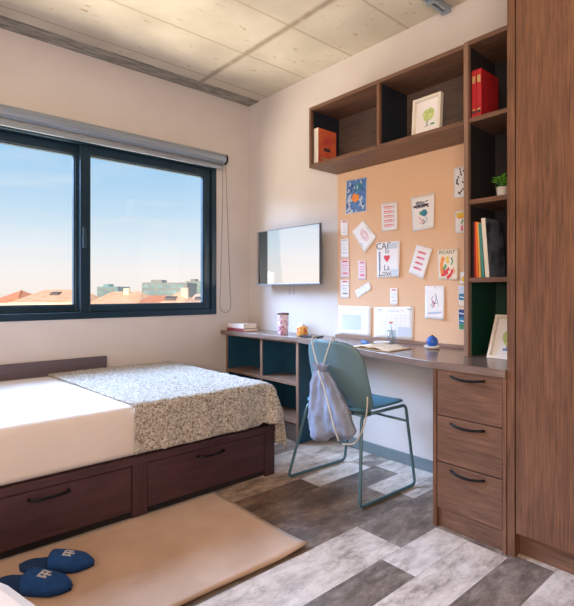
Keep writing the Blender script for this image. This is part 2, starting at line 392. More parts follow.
# floor of individual planks, one mesh, tone per plank
rows = [-1.9,-1.66,-1.5,-1.26,-1.1,-.94,-.7,-.54,-.38,-.14,.02,.18,.42,.54,.70,.86,1.03,1.185,1.425,1.52,1.68,1.85,2.0,2.16,2.4,2.56,2.8,2.96,3.2,3.36]
spec = {  # row start: list of (x_end, tone, warm) left to right
    .54: [(.9,.25,.2),(2.1,.85,0),(2.51,.4,0)],
    .70: [(.4,.8,.1),(1.2,.85,0),(1.38,.8,.1),(1.965,.34,.1),(2.51,.8,0)],
    .86: [(.2,.3,.2),(.8,.9,0),(1.93,.82,.1),(2.51,.4,.2)],
    1.03: [(.55,.8,.1),(1.54,.33,.15),(1.935,.88,0),(2.51,.5,.2)],
    1.185: [(.1,.3,.3),(1.672,.80,.15),(2.51,.42,.15)],
    1.425: [(.9,.35,.3),(1.75,.34,.45),(2.12,.3,.25),(2.51,.75,0)],
    1.52: [(1.0,.7,.1),(1.50,.36,.6),(2.05,.40,.6),(2.51,.85,0)],
    1.68: [(.8,.3,.5),(1.5,.34,.7),(2.04,.36,.5),(2.34,.3,0),(2.51,.8,0)],
    1.85: [(.6,.8,0),(1.86,.3,.75),(2.3,.85,0),(2.51,.55,0)],
    2.0: [(.9,.3,0),(1.86,.68,.6),(2.2,.78,.2),(2.51,.85,0)],
    2.16: [(1.7,.6,.3),(2.15,.85,.1),(2.51,.75,.2)],
    2.4: [(1.4,.4,.3),(2.0,.8,.1),(2.51,.5,.2)],
}
me_v, me_f, tones = [], [], []
rr = random.Random(3)
for i in range(len(rows)-1):
    y0, y1 = rows[i], rows[i+1]
    if y0 in spec: segs = [(XL, .5, .1)] + spec[y0]; xs = [(segs[k][0],)+segs[k+1] for k in range(len(segs)-1)]
    else:
        xs = []; x = XL - rr.random()
        while x < 2.51:
            e = x + rr.choice([.9, 1.1, 1.2]); xs.append((max(x, XL), min(e, 2.51), rr.choice([.3,.38,.8,.85,.6]), rr.choice([0,.1,.3]))); x = e
        xs = [q for q in xs if q[1] > XL]
    for (x0, x1, tn, wm_) in xs:
        b = len(me_v); g = .0006
        me_v += [(x0+g,y0+g,0),(x1-g,y0+g,0),(x1-g,y1-g,0),(x0+g,y1-g,0)]; me_f.append((b,b+1,b+2,b+3)); tones.append((tn, wm_, rr.random(), 1))
b = len(me_v); me_v += [(XL,YB,-.004),(XW,YB,-.004),(XW,YW,-.004),(XL,YW,-.004)]; me_f.append((b,b+1,b+2,b+3)); tones.append((.2,0,0,1))
me = bpy.data.meshes.new('floor'); me.from_pydata(me_v, [], me_f); me.materials.append(M['floor'])
ca = me.color_attributes.new('tone', 'FLOAT_COLOR', 'CORNER')
li = 0
for p, tn in zip(me.polygons, tones):
    for l in p.loop_indices: ca.data[l].color = tn
fl = bpy.data.objects.new('floor', me); COL.objects.link(fl); struct(fl)

struct(MB().box(XL-.1, XW+.12, YB-.1, YW+.3, H, H+.25).build('ceiling', M['concrete']))
struct(MB().box(XL, XW-.001, 3.215, YW-.001, H-.006, H+.01).build('trim_1', M['concrete_dark']))
struct(MB().box(XW, XW+.12, YB-.1, YW+.3, -.05, H).build('wall_right', M['wall']))
struct(MB().box(XL-.1, XL, YB-.1, YW+.3, -.05, H).build('wall_left', M['wall']))
struct(MB().box(XL, XW, YB-.1, YB, -.05, H).build('wall_back', M['wall']))
# window wall with its opening
WX0, WX1, WZ0, WZ1 = -1.0, 2.172, .878, 2.105
w = MB(); w.box(XL, WX0, YW, YW+.115, -.05, H); w.box(WX1, XW, YW, YW+.115, -.05, H)
w.box(WX0, WX1, YW, YW+.115, -.05, WZ0); w.box(WX0, WX1, YW, YW+.115, WZ1, H)
struct(w.build('wall_window', M['wall']))
struct(MB().box(2.494, 2.509, 1.2, 2.47, .0, .068).build('baseboard_right', M['base'], bevel=.002))

# window: outer frame, two sashes with panes, handle
wr_ = bpy.data.objects.new('window_1', None); COL.objects.link(wr_); wr_.location = (WX0, YW, WZ0); struct(wr_)
def ringbox(x0, x1, z0, z1, t, y0, y1, tb=None):
    tb = tb or t; m = MB()
    m.box(x0, x0+t, y0, y1, z0, z1); m.box(x1-t, x1, y0, y1, z0, z1)
    m.box(x0+t, x1-t, y0, y1, z0, z0+tb); m.box(x0+t, x1-t, y0, y1, z1-t, z1); return m
ringbox(WX0, WX1, WZ0, WZ1, .045, YW-.012, YW+.10).build('window_frame', M['frame_win'], wr_, .003)
def sash(x0, x1, y, nm='sash'):
    s_ = ringbox(x0, x1, WZ0+.045, WZ1-.045, .062, y, y+.045, .045).build('window_sash', M['frame_win'], wr_, .003)
    ringbox(x0+.062, x1-.062, WZ0+.09, WZ1-.107, .008, y+.008, y+.04).build('glazing_bead', M['frame_win2'], s_, .001)
    MB().box(x0+.07, x1-.07, y+.02, y+.025, WZ0+.098, WZ1-.113).build('pane', M['pane'], s_)
    return s_
sash(1.098, WX1-.045, YW+.008)
sash(-.06, 1.14, YW+.052)
sash(WX0+.045, -.02, YW+.008)
MB().box(1.11, 1.135, YW-.012, YW+.01, 1.36, 1.5).build('window_handle', M['frame_win2'], wr_, .004)

# roller blind over the window head
rb = thing('roller_blind', (2.26, 3.31, 2.15), 'rolled-up grey roller blind in its long silver tube above the window', 'blind')
prof = [(3.355,2.105),(3.355,2.195),(3.315,2.195),(3.288,2.182),(3.276,2.155),(3.283,2.128),(3.305,2.112)]
m = MB(); nP = len(prof)
m.v += [(-1.05,y,z_) for y, z_ in prof] + [(2.225,y,z_) for y, z_ in prof]
m.face(range(nP)); m.face(range(2*nP-1, nP-1, -1))
for i in range(nP): j = (i+1) % nP; m.face((i, j, nP+j, nP+i))
m.build('cassette', M['alu'], rb, .003)
MB().tube([(-1.04,3.318,2.096),(2.2,3.318,2.096)], .016, 12).build('fabric_roll', M['blind'], rb, smooth=True)
MB().box(-1.0, 2.19, 3.300, 3.312, 2.062, 2.088).build('bottom_bar', M['alu'], rb, .003)
MB().tube([(2.226,3.317,2.15),(2.24,3.317,2.15)], .043, 20).build('end_cap', M['black'], rb, .002)
pts = []
for i in range(13): pts.append((2.212-.028*math.sin(PI*i/24)*(i/12), 3.317, 2.12-(2.12-.95)*i/12))
for i in range(1, 12): t = PI*i/12; pts.append((2.237-.053*math.cos(t), 3.317, .95-.06*math.sin(t)))
for i in range(13): pts.append((2.29-.05*i/12, 3.317, .95+(2.12-.95)*i/12))
MB().tube(pts, .0028, 6).build('bead_chain', M['cable'], rb, smooth=True)

# ceiling rail lamp at upper right
cl = thing('ceiling_light', (2.3, 1.455, H), 'slim grey strip light fixed to the concrete ceiling above the shelves', 'ceiling light')
box('lamp_rail', M['alu'], cl, .9, 2.49, 1.432, 1.446, H-.03, H-.001, .002)
box('lamp_rail', M['alu'], cl, .9, 2.49, 1.470, 1.484, H-.03, H-.001, .002)
box('diffuser', M['pot'], cl, .9, 2.47, 1.448, 1.468, H-.014, H-.001, .002)
box('end_cap', M['alu'], cl, 2.47, 2.492, 1.430, 1.486, H-.034, H-.0005, .002)
box('bracket', M['alu'], cl, 2.32, 2.34, 1.43, 1.485, H-.04, H, .001)

# ------------------------------------------------------------------ houses outside
def at(u, v, d):
    s_, c_ = math.sin(math.radians(41.3)), math.cos(math.radians(41.3)); l = (u-287)/481*d
    return Vector((d*s_+l*c_, d*c_-l*s_, 1.06+(292-v)/481*d))
struct(MB().box(-600, 900, 8, 1200, -13.2, -13).build('ground', M['ground_out']), None, None)
def house(name, label, u0, u1, ve, vr, d, dd, roofm, wallm, inset=0., feats=(), hip=0.0):
    """gable or hipped roof: eave line between columns u0..u1 at depth d, ridge deeper by dd"""
    a = at(u0, ve, d); b_ = at(u1, ve, d); rz = at((u0+u1)/2, vr, d+dd).z
    ax = Vector((b_.x-a.x, b_.y-a.y, 0)); L = ax.length; ax.normalize(); nn = Vector((-ax.y, ax.x, 0))
    if nn.y < 0: nn = -nn
    base = Vector((a.x, a.y, -13))
    root = thing(name, base, label, 'house', 'houses across the street')
    def P(s_, t_, z_): q = Vector((a.x, a.y, 0)) + ax*s_ + nn*t_; return (q.x, q.y, z_)
    ez = a.z; o = .35
    MB().hexa([P(o,o,-13),P(L-o,o,-13),P(L-o,2*dd-o,-13),P(o,2*dd-o,-13)], [P(o,o,ez),P(L-o,o,ez),P(L-o,2*dd-o,ez),P(o,2*dd-o,ez)]).build('wall', wallm, root)
    r = MB(); h = hip
    r.v += [P(0,0,ez),P(L,0,ez),P(L,2*dd,ez),P(0,2*dd,ez),P(h,dd,rz),P(L-h,dd,rz)]
    for f in ((0,1,5,4),(2,3,4,5),(1,2,5),(3,0,4),(3,2,1,0)): r.face(f)
    r.build('roof', roofm, root)
    MB().hexa([P(-.1,-.1,ez-.45),P(L+.1,-.1,ez-.45),P(L+.1,.5,ez-.45),P(-.1,.5,ez-.45)],[P(-.1,-.1,ez),P(L+.1,-.1,ez),P(L+.1,.5,ez),P(-.1,.5,ez)]).build('cornice', M['render'], root)
    for i in range(max(2, int(L/2.6))):
        s_ = 1.3 + i*2.6
        if s_ + 1 > L: break
        MB().hexa([P(s_,o-.06,ez-2.1),P(s_+.9,o-.06,ez-2.1),P(s_+.9,o+.04,ez-2.1),P(s_,o+.04,ez-2.1)],[P(s_,o-.06,ez-.7),P(s_+.9,o-.06,ez-.7),P(s_+.9,o+.04,ez-.7),P(s_,o+.04,ez-.7)]).build('window', M['dark_opening'], root)
    for (kind, s_, t_) in feats:
        zz = ez + (rz-ez)*min(t_, 2*dd-t_)/dd
        if kind == 'chimney':
            MB().hexa([P(s_,t_,zz-.3),P(s_+.7,t_,zz-.3),P(s_+.7,t_+.6,zz-.3),P(s_,t_+.6,zz-.3)],[P(s_,t_,zz+.9),P(s_+.7,t_,zz+.9),P(s_+.7,t_+.6,zz+.9),P(s_,t_+.6,zz+.9)]).build('chimney', wallm, root)
        else:
            MB().hexa([P(s_,t_,zz-.2),P(s_+1.1,t_,zz-.2),P(s_+1.1,t_+1.0,zz+.0),P(s_,t_+1.0,zz+.0)],[P(s_,t_,zz+.3),P(s_+1.1,t_,zz+.3),P(s_+1.1,t_+1.0,zz+.45),P(s_,t_+1.0,zz+.45)]).build('roof_window', M['dark_opening'], root)
    return root
house('house', 'broad house with pale terracotta roof and cream cornice in the left half of the window', 9, 73, 302.5, 289.5, 60, 6, M['terracotta'], M['render'], feats=[('roof_window', 3.5, 3.2)], hip=1.6)
house('house', 'small house with brownish pitched roof at the far left edge of the window', -14, 17, 303, 290, 66, 5, M['terracotta_red'], M['render_pink'], hip=2.2)
house('house', 'pale house with terracotta roof just right of the window mullion', 84, 139, 305, 291.5, 62, 6, M['terracotta'], M['render'], feats=[('chimney', 3.6, 4.4)], hip=1.5)
house('house', 'house with orange-red tiled roof in the middle of the right window half', 136, 160, 303.5, 295.5, 50, 4, M['terracotta_red'], M['render'], hip=.3)
house('house', 'peach gabled house with a chimney in front of the grey glass block', 157, 187, 304.5, 292, 48, 3.5, M['terracotta'], M['render_pink'], feats=[('chimney', 1.9, 2.2), ('roof_window', .5, 1.0)], hip=1.3)
house('house', 'small pink house at the right end of the window view', 187, 204, 303, 294, 55, 3, M['render_pink'], M['render_pink'], feats=[('roof_window', .7, .8)], hip=.4)
def block(label, u0, u1, vt, d, dep, mw, mg, floors=3):
    a = at(u0, vt, d); b_ = at(u1, vt, d); ax = (b_-a); ax.z = 0; L = ax.length; ax.normalize(); nn = Vector((-ax.y, ax.x, 0))
    if nn.y < 0: nn = -nn
    root = thing('office_building', (a.x, a.y, -13), label, 'building')
    def P(s_, t_, z_): q = Vector((a.x, a.y, 0)) + ax*s_ + nn*t_; return (q.x, q.y, z_)
    MB().hexa([P(0,0,-13),P(L,0,-13),P(L,dep,-13),P(0,dep,-13)],[P(0,0,a.z),P(L,0,a.z),P(L,dep,a.z),P(0,dep,a.z)]).build('wall', mw, root)
    for k in range(floors):
        z1 = a.z-.45-k*1.35
        g = MB()
        for i in range(int(L/1.6)): g.hexa([P(i*1.6+.3,-.08,z1-.85),P(i*1.6+1.5,-.08,z1-.85),P(i*1.6+1.5,.02,z1-.85),P(i*1.6+.3,.02,z1-.85)],[P(i*1.6+.3,-.08,z1),P(i*1.6+1.5,-.08,z1),P(i*1.6+1.5,.02,z1),P(i*1.6+.3,.02,z1)])
        g.build('window_band', mg, root)
    MB().hexa([P(L*.1,dep*.3,a.z),P(L*.35,dep*.3,a.z),P(L*.35,dep*.7,a.z),P(L*.1,dep*.7,a.z)],[P(L*.1,dep*.3,a.z+.7),P(L*.35,dep*.3,a.z+.7),P(L*.35,dep*.7,a.z+.7),P(L*.1,dep*.7,a.z+.7)]).build('roof_plant_room', mw, root)
block('long grey office block with glass bands behind the roofs, right part of window', 142, 187, 282.5, 110, 12, M['render_grey'], M['office_glass'])
block('grey glass office block at the right end behind the pink house', 186, 206, 281, 140, 12, M['render_grey'], M['office_glass'])
block('tiny teal building on the horizon just right of the mullion', 97, 118, 286.5, 130, 10, M['office_glass'], M['render_grey'], 2)

# ------------------------------------------------------------------ bed
BX0, BX1, BY0, BY1 = -.35, 1.797, 2.15, 3.33
bed = thing('bed', (.7, 2.74, 0), 'dark wooden single bed with drawers standing under the window', 'bed')
m = MB(); m.box(BX0, BX1, BY0, BY1, .252, .288); m.box(BX0+.0, BX1-.0, BY1-.02, BY1, 0, .252); m.box(BX0, BX0+.02, BY0+.02, BY1-.02, 0, .252)
m.build('bed_frame', M['wenge'], bed, .003)
box('footboard', M['wenge'], bed, BX1-.022, BX1, BY0+.005, BY1-.02, 0, .252, .002)
for x0, x1 in ((.937, 1.011), (.165, .237), (1.729, 1.775), (-.35, -.27)):
    box('post', M['wenge_v'], bed, x0, x1, BY0+.004, BY0+.03, .0, .252, .002)
box('plinth', M['black_in'], bed, -.27, 1.768, BY0+.03, BY0+.045, 0, .252, .001)
for x0, x1 in ((.24, .934), (1.014, 1.726), (-.268, .163)):
    d = box('drawer', M['wenge'], bed, x0, x1, BY0+.006, BY0+.028, .036, .248, .004)
    c = (x0+x1)/2-.01
    if x1 > .3:
        hp = [(c-.078, BY0+.008, .217), (c-.075, BY0-.012, .217), (c-.04, BY0-.017, .215), (c, BY0-.018, .214), (c+.04, BY0-.017, .215), (c+.075, BY0-.012, .217), (c+.078, BY0+.008, .217)]
        MB().tube(hp, .0065, 8).build('handle', M['black'], d, smooth=True)
box('headboard', M['headboard'], bed, BX0, 1.262, 3.325, 3.352, .288, .617, .002)
# mattress
def rounded_slab(x0, x1, y0, y1, z0, z1, r=.035, bulge=.006):
    m = MB(); N = 6; prof = []
    for i in range(N+1): t = PI/2*i/N; prof.append((r*(1-math.sin(t)), z0+r*(1-math.cos(t))))   # inset, z lower
    prof = [(r*(1-math.sin(PI/2*i/N)), z0+r*(1-math.cos(PI/2*i/N))) for i in range(N+1)] + [(r*(1-math.cos(PI/2*i/N)), z1-r*(1-math.sin(PI/2*i/N))) for i in range(N+1)]
    def ring(ins, z_):
        out = []; R = .05
        X0, X1, Y0, Y1 = x0+ins, x1-ins, y0+ins, y1-ins
        for cx, cy, a0 in ((X1-R, Y1-R, 0), (X0+R, Y1-R, PI/2), (X0+R, Y0+R, PI), (X1-R, Y0+R, 3*PI/2)):
            for k in range(5): t = a0+PI/2*k/4; out.append((cx+R*math.cos(t), cy+R*math.sin(t), z_))
        return out
    n = 20; rings = []
    for ins, z_ in prof: rings.append(len(m.v)); m.v += ring(ins, z_)
    for a, b_ in zip(rings, rings[1:]):
        for k in range(n): l = (k+1) % n; m.face((a+k, a+l, b_+l, b_+k))
    m.face([rings[0]+k for k in range(n-1, -1, -1)]); m.face([rings[-1]+k for k in range(n)])
    return m
mt = rounded_slab(BX0+.03, 1.745, 2.155, 3.318, .29, .526).build('mattress', M['sheet'], smooth=True, origin=(.7, 2.74, .29))
tag(mt, 'thick mattress in a white fitted sheet lying on the dark bed', 'mattress')
# blanket over the foot half
TX, TY = 1.728, 2.166; TZ = .537
def blanket(u, v):
    # u: along x from .92 to past the foot end; v: from wall side to past the front edge
    LX = (TX-.94); dX = .40
    LY = (3.30-TY); dY = .246
    a = u*(LX+dX); b_ = v*(LY+dY)
    ex = max(0, a-LX); ey = max(0, b_-LY)
    x = .94 + min(a, LX); y = 3.30 - min(b_, LY)
    x -= .055*(v if v < 1 else 1)*0 + .065*(1-min(1, (3.30-y)/(3.30-TY)))*(1-u)
    # scalloped lower hem near the foot corner
    z_ = TZ + .002*math.sin(9*x)*math.sin(7*y)
    r = (ex**3+ey**3)**(1/3)
    if r > 0:
        hn = math.hypot(ex, ey); hx, hy = ex/hn, ey/hn; R = .03+.03*min(1, ex/.05)
        if r < R*PI/2: t = r/R; out = R*math.sin(t); dr = R*(1-math.cos(t))
        else: out = R; dr = R + (r - R*PI/2)
        wob = .006*math.sin(26*(x+y*1.3)+3*u)*min(1, dr/.12)
        if ex > 0 and ey > 0: out += .03*min(1, ex/.15)*min(1, ey/.15)
        if ex > 0: out += .10*max(0, dr-.05)
        x += hx*(out+wob*hx); y -= hy*(out+wob*hy)
        if ey > 0 and ex == 0: dr *= 1 - .05*math.exp(-((x-1.66)/.06)**2)*min(1, dr/.1) + .012*math.sin(17*x)
        z_ -= dr
    return (x, y, z_)
bl = MB().grid(blanket, 110, 130).build('blanket', M['blanket'], smooth=True, solid=.009, origin=(1.35, 2.6, TZ))
dt = bpy.data.textures.new('boucle', 'CLOUDS'); dt.noise_scale = .022
dm = bl.modifiers.new('bumps', 'DISPLACE'); dm.texture = dt; dm.strength = .013; dm.mid_level = .5; dm.texture_coords = 'LOCAL'
tag(bl, 'nubbly beige and grey blanket draped over the foot of the bed', 'blanket')

# second bed in the lower left corner
b2 = thing('bed', (-.35, .45, 0), 'white-covered bed of which one corner shows at the bottom left', 'bed')
pts = [(.32,.62),(.28,.80),(.217,1.06),(.195,1.12),(.10,1.16),(-.9,1.16),(-.9,-.3),(.32,-.3)]
MB().prism([(x-.03 if x > 0 else x+.03, y-.03 if y > 0 else y+.03) for x, y in pts], .12, .34).build('base', M['wenge'], b2, .004)
MB().prism(pts, .34, .5).build('duvet', M['sheet'], b2, .03, smooth=False)
for x, y in ((-.8, -.2), (-.8, 1.0), (.1, -.2), (.08, 1.0)): box('leg', M['wenge_v'], b2, x-.03, x+.03, y-.03, y+.03, 0, .12)

# rug
def rugf(u, v):
    x = -.6 + u*(1.38+.6); y = 1.445 + v*(2.148-1.445)
    z_ = .009 + .0015*math.sin(5*x)*math.sin(4*y)
    z_ += .010*max(0, u-.93)/.07*max(0, 1-v*6)
    if v < .02: y += .004*math.sin(9*x)
    return (x, y, z_)
rg = thing('rug', (.4, 1.8, 0), 'flat tan rug on the plank floor in front of the dark bed', 'rug')
MB().grid(rugf, 60, 24).build('pile', M['rug'], rg, smooth=True, solid=.007)
def rugb(u, v): x, y, z_ = rugf(u, v); return (x-.004, y+.004, max(.0025, z_-.006))
MB().grid(rugb, 60, 24).build('backing', M['rug_edge'], rg, smooth=True, solid=.003)

# slippers
def slipper(heel, toe, label, zb=.0146):
    h = Vector(heel); t = Vector(toe); ax = (t-h); L = ax.length; ax.normalize(); nn = Vector((-ax.y, ax.x))
    root = thing('slipper', ((h.x+t.x)/2, (h.y+t.y)/2, zb), label, 'slipper', 'pair of blue slippers')
    def hw(s_):   # half width along length 0..1
        if s_ <= 0 or s_ >= 1: return 0.001
        e = min(1, (s_/.14))**.5 * min(1, ((1-s_)/.17))**.5
        return e*(.041+.012*math.sin(PI*min(1, max(0, (s_-.2)/.75))))
    def P(s_, w_, z_): q = h+ax*(s_*L)+nn*w_; return (q.x, q.y, zb+z_)
    n = 20; pts = [(k/n, hw(k/n)) for k in range(n+1)]
    out = [P(s_, w_, 0)[:2] for s_, w_ in pts] + [P(s_, -w_, 0)[:2] for s_, w_ in reversed(pts)]
    MB().prism(out, zb, zb+.014).build('sole', M['slipper_in'], root, .003)
    def up(u, v):
        s_ = .47+.52*u; ang = PI*v; w_ = hw(s_)*1.04
        ht = (.027*(1-u)**.6+.016*(1-u**4))*1.0 if u < 1 else .0
        s2 = s_ - .05*math.sin(ang)*(1-u)
        return P(s2, w_*math.cos(ang), .012+ht*math.sin(ang)**.7 if 0 < v < 1 else .008)
    upo = MB().grid(up, 14, 16).build('upper', M['slipper'], root, smooth=True, solid=.005)
    # emblem: small white crown-like crest stitched on the upper
    e = MB()
    def E(a, c):   # a across -1..1, c along 0..1
        v = .5 + a*.13; u = .30+c*.26; p = up(u, v); return (p[0], p[1], p[2]+.0045)
    for (a0, a1, c0, c1) in ((-.9,.9,.0,.14),(-.9,-.55,.14,.8),(.55,.9,.14,.8),(-.18,.18,.14,1.0),(-.55,-.18,.5,.64),(.18,.55,.5,.64)):
        b_ = len(e.v); e.v += [E(a0,c0),E(a1,c0),E(a1,c1),E(a0,c1)]; e.face((b_,b_+1,b_+2,b_+3))
    e.build('emblem', M['emb'], root, solid=.001)
    return root
slipper((.350,1.985), (.545,1.765), 'blue felt slipper with white emblem, the one nearer the viewer on the rug')
slipper((.440,2.040), (.660,1.870), 'blue felt slipper with white emblem, the one nearer the bed on the rug')

# ------------------------------------------------------------------ desk, shelf unit, pedestal
DZ = .745
dk = thing('desk', (2.3, 2.1, DZ-.033), 'long tapering wooden wall desktop running from the wardrobe to the window', 'desk')
MB().prism([(2.506,3.353),(2.212,3.353),(2.25,2.47),(2.05,1.70),(1.965,1.36),(1.94,1.22),(1.935,.874),(2.506,.874)], DZ-.033, DZ).build('desktop', M['wood_y_top'], dk, .002)
MB().box(2.488, 2.505, 1.225, 2.32, DZ, DZ+.018).build('back_strip', M['wood_edge'], dk, .002)
un = thing('shelf_unit', (2.39, 2.9, 0), 'low open wooden shelf unit with dark cubbies under the window end of the desk', 'shelf unit')
UT = DZ-.033
def ubox(n_, m_, *a): return box(n_, m_, un, *a)
ubox('side_panel', M['navy_in'], 2.275, 2.5, 2.465, 2.485, 0, UT)
ubox('side_panel', M['navy_in'], 2.275, 2.5, 3.335, 3.353, 0, UT)
ubox('front_edge', M['wood_edge_v'], 2.268, 2.276, 2.463, 2.487, 0, UT)
ubox('front_edge', M['wood_edge_v'], 2.268, 2.276, 3.333, 3.353, 0, UT)
ubox('divider', M['navy_in'], 2.276, 2.495, 2.872, 2.888, .15, UT)
ubox('front_edge', M['wood_edge_v'], 2.268, 2.276, 2.868, 2.892, .15, UT)
ubox('shelf', M['wood_edge'], 2.27, 2.495, 2.485, 3.335, .40, .425)
ubox('bottom_panel', M['wood_edge'], 2.272, 2.495, 2.485, 3.335, .135, .158)
ubox('plinth', M['wood_in'], 2.29, 2.3, 2.485, 3.335, 0, .135)
ubox('back_panel', M['navy_in'], 2.495, 2.505, 2.465, 3.353, 0, UT)
ubox('top_panel', M['wood_edge'], 2.272, 2.495, 2.485, 3.335, UT-.014, UT)

pd = thing('drawer_pedestal', (2.2, 1.04, 0), 'brown wooden pedestal of three drawers under the desk beside the wardrobe', 'drawer unit')
def pbox(n_, m_, *a): return box(n_, m_, pd, *a)
pbox('side_panel', M['wood_v'], 1.945, 2.5, 1.190, 1.208, 0, UT)
pbox('side_panel', M['wood_v'], 1.945, 2.5, .874, .890, 0, UT)
pbox('plinth', M['wood_y'], 1.962, 1.98, .890, 1.190, 0, .088)
pbox('back_panel', M['wood_in'], 2.49, 2.5, .890, 1.190, 0, UT)
pbox('carcass', M['black_in'], 1.968, 2.49, .892, 1.188, .095, UT-.01)
for k in range(3):
    z0 = .088+k*.2085
    d = pbox('drawer', M['wood_y'], 1.948, 1.967, .8925, 1.1875, z0+.002, z0+.2060)
    zc = z0+.182; cy = 1.042; hp = []
    for i in range(9):
        t = i/8; y = cy+.078-.156*t; hp.append((1.946-.018*math.sin(PI*t)**.5, y, zc-.008*math.sin(PI*t)))
    MB().tube(hp, .0058, 8).build('handle', M['black'], d, smooth=True)

wd = thing('wardrobe', (2.2, .3, 0), 'tall brown wooden wardrobe at the right edge beside the shelves', 'wardrobe')
def wbox(n_, m_, *a, **k): return box(n_, m_, wd, *a, **k)
wbox('side_panel', M['wood_v'], 1.948, 2.5, .842, .8725, 0, 2.62)
wbox('plinth', M['wood_y'], 1.995, 2.01, -.5, .842, 0, .095)
wbox('carcass', M['black_in'], 1.97, 2.5, -.5, .840, .1, 2.62)
for y0, y1 in ((.242, .838), (-.5, .238)):
    wbox('door', M['wood_v'], 1.95, 1.968, y0, y1, .098, 2.60)
# light strip lists of the wood grain are part of the material

# ------------------------------------------------------------------ wall cabinet and bookcase column
XF = 2.225
wc = thing('wall_cabinet', (2.37, 1.76, 1.89), 'open wooden wall cabinet of two bays above the pin board', 'cabinet')
def cbox(n_, m_, *a): return box(n_, m_, wc, *a)
CT, CB = 2.285, 1.885; CY0, CY1 = 1.203, 2.310
cbox('top_panel', M['wood_y'], XF, 2.505, CY0, CY1, CT-.022, CT)
cbox('bottom_panel', M['wood_y'], XF, 2.505, CY0, CY1, CB, CB+.024)
cbox('side_panel', M['wood_v'], XF, 2.505, CY1-.02, CY1, CB+.024, CT-.022)
cbox('side_panel', M['wood_v'], XF, 2.505, CY0, CY0+.01, CB+.024, CT-.022)
cbox('divider', M['wood_v'], XF, 2.495, 1.728, 1.748, CB+.024, CT-.022)
cbox('back_panel', M['wood_in'], 2.495, 2.506, CY0+.01, CY1-.02, CB+.024, CT-.022)

bc = thing('bookcase', (2.36, 1.04, DZ), 'tall narrow open bookcase column standing on the desk beside the wardrobe', 'bookcase')
def kbox(n_, m_, *a): return box(n_, m_, bc, *a)
kbox('side_panel', M['wood_edge_v'], XF-.012, 2.505, 1.180, 1.2025, DZ, CT)
kbox('side_panel', M['wood_v'], XF-.012, 2.505, .8735, .890, DZ, CT)
kbox('top_panel', M['wood_y'], XF-.012, 2.505, .890, 1.180, CT-.022, CT)
for zz in (1.897, 1.498, 1.118):
    kbox('shelf', M['wood_y'], XF-.006, 2.495, .890, 1.180, zz-.011, zz+.012)
kbox('back_panel', M['black_in'], 2.495, 2.505, .890, 1.180, 1.13, CT-.022)
kbox('lower_back_panel', M['green_in'], 2.495, 2.505, .890, 1.180, DZ, 1.107)
kbox('lower_shade_lining', M['green_in'], 2.24, 2.495, 1.176, 1.1805, DZ+.001, 1.106)  # thin sheet added to carry this bay's shade as colour

cbox('shade_lining', M['ink_shade'], XF+.02, 2.494, CY1-.022, CY1-.0201, CB+.0245, CT-.0225)  # added sheets paint shade on the sides facing away from the window
cbox('shade_lining', M['ink_shade'], XF+.02, 2.494, 1.7262, 1.7279, CB+.0245, CT-.0225)
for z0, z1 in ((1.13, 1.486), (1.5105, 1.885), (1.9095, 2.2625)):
    kbox('shade_lining', M['black_in'], XF+.01, 2.4945, 1.1785, 1.1799, z0+.0005, z1-.0005)  # added black sheets stand in for shade on these inner faces
# ------------------------------------------------------------------ pin board and papers
PBX = 2.492
pb = MB().box(PBX, 2.508, 1.204, 2.300, DZ+.019, CB-.001).build('pin_board', M['cork'], bevel=.002, origin=(2.5, 1.76, DZ))
tag(pb, 'large tan cork pin board on the wall between desk and cabinet', 'pin board')

INK = ['paper', 'ink_black', 'ink_grey', 'ink_pale', 'ink_red', 'ink_pink', 'ink_blue', 'ink_navy', 'ink_orange', 'ink_yellow', 'ink_green', 'ink_teal', 'paper_cream', 'leafgreen']
def text_faces(body, size):
    c = bpy.data.curves.new('t', 'FONT'); c.body = body; c.size = size; c.resolution_u = 2; c.align_x = 'CENTER'
    o = bpy.data.objects.new('t', c); COL.objects.link(o)
    dg = bpy.context.evaluated_depsgraph_get(); me_ = bpy.data.meshes.new_from_object(o.evaluated_get(dg))
    vs = [(v.co.x, v.co.y) for v in me_.vertices]; fs = [tuple(p.vertices) for p in me_.polygons]
    bpy.data.objects.remove(o); bpy.data.curves.remove(c); bpy.data.meshes.remove(me_); return vs, fs
class Draw:
    """marks in paper coordinates: u to the right 0..1, v down 0..1; aspect = height/width"""
    def __init__(s, pos): s.pos = pos; s.m = MB()
    def c(s, col): s.m.cur = INK.index(col); return s
    def poly(s, pts):
        b_ = len(s.m.v); s.m.v += [s.pos(u, v) for u, v in pts]; s.m.face(range(b_, b_+len(pts))); return s
    def rect(s, u0, v0, u1, v1, n=4):
        for i in range(n):
            a, b_ = u0+(u1-u0)*i/n, u0+(u1-u0)*(i+1)/n; s.poly([(a,v0),(b_,v0),(b_,v1),(a,v1)])
        return s
    def blob(s, cu, cv, ru, rv, n=14, wob=0.0):
        s.poly([(cu+ru*math.cos(2*PI*k/n)*(1+wob*random.uniform(-1,1)), cv+rv*math.sin(2*PI*k/n)*(1+wob*random.uniform(-1,1))) for k in range(n)]); return s
    def stroke(s, pts, w):
        for (a, b_) in zip(pts, pts[1:]):
            d = Vector((b_[0]-a[0], b_[1]-a[1])); 
            if d.length == 0: continue
            d.normalize(); nx, ny = -d.y*w/2, d.x*w/2
            s.poly([(a[0]+nx,a[1]+ny),(a[0]-nx,a[1]-ny),(b_[0]-nx,b_[1]-ny),(b_[0]+nx,b_[1]+ny)])
        return s
    def text(s, body, cu, cv, size, asp):
        vs, fs = text_faces(body, size); b_ = len(s.m.v)
        s.m.v += [s.pos(cu+x, cv-y/asp) for x, y in vs]
        for f in fs: s.m.face([b_+i for i in f])
        return s
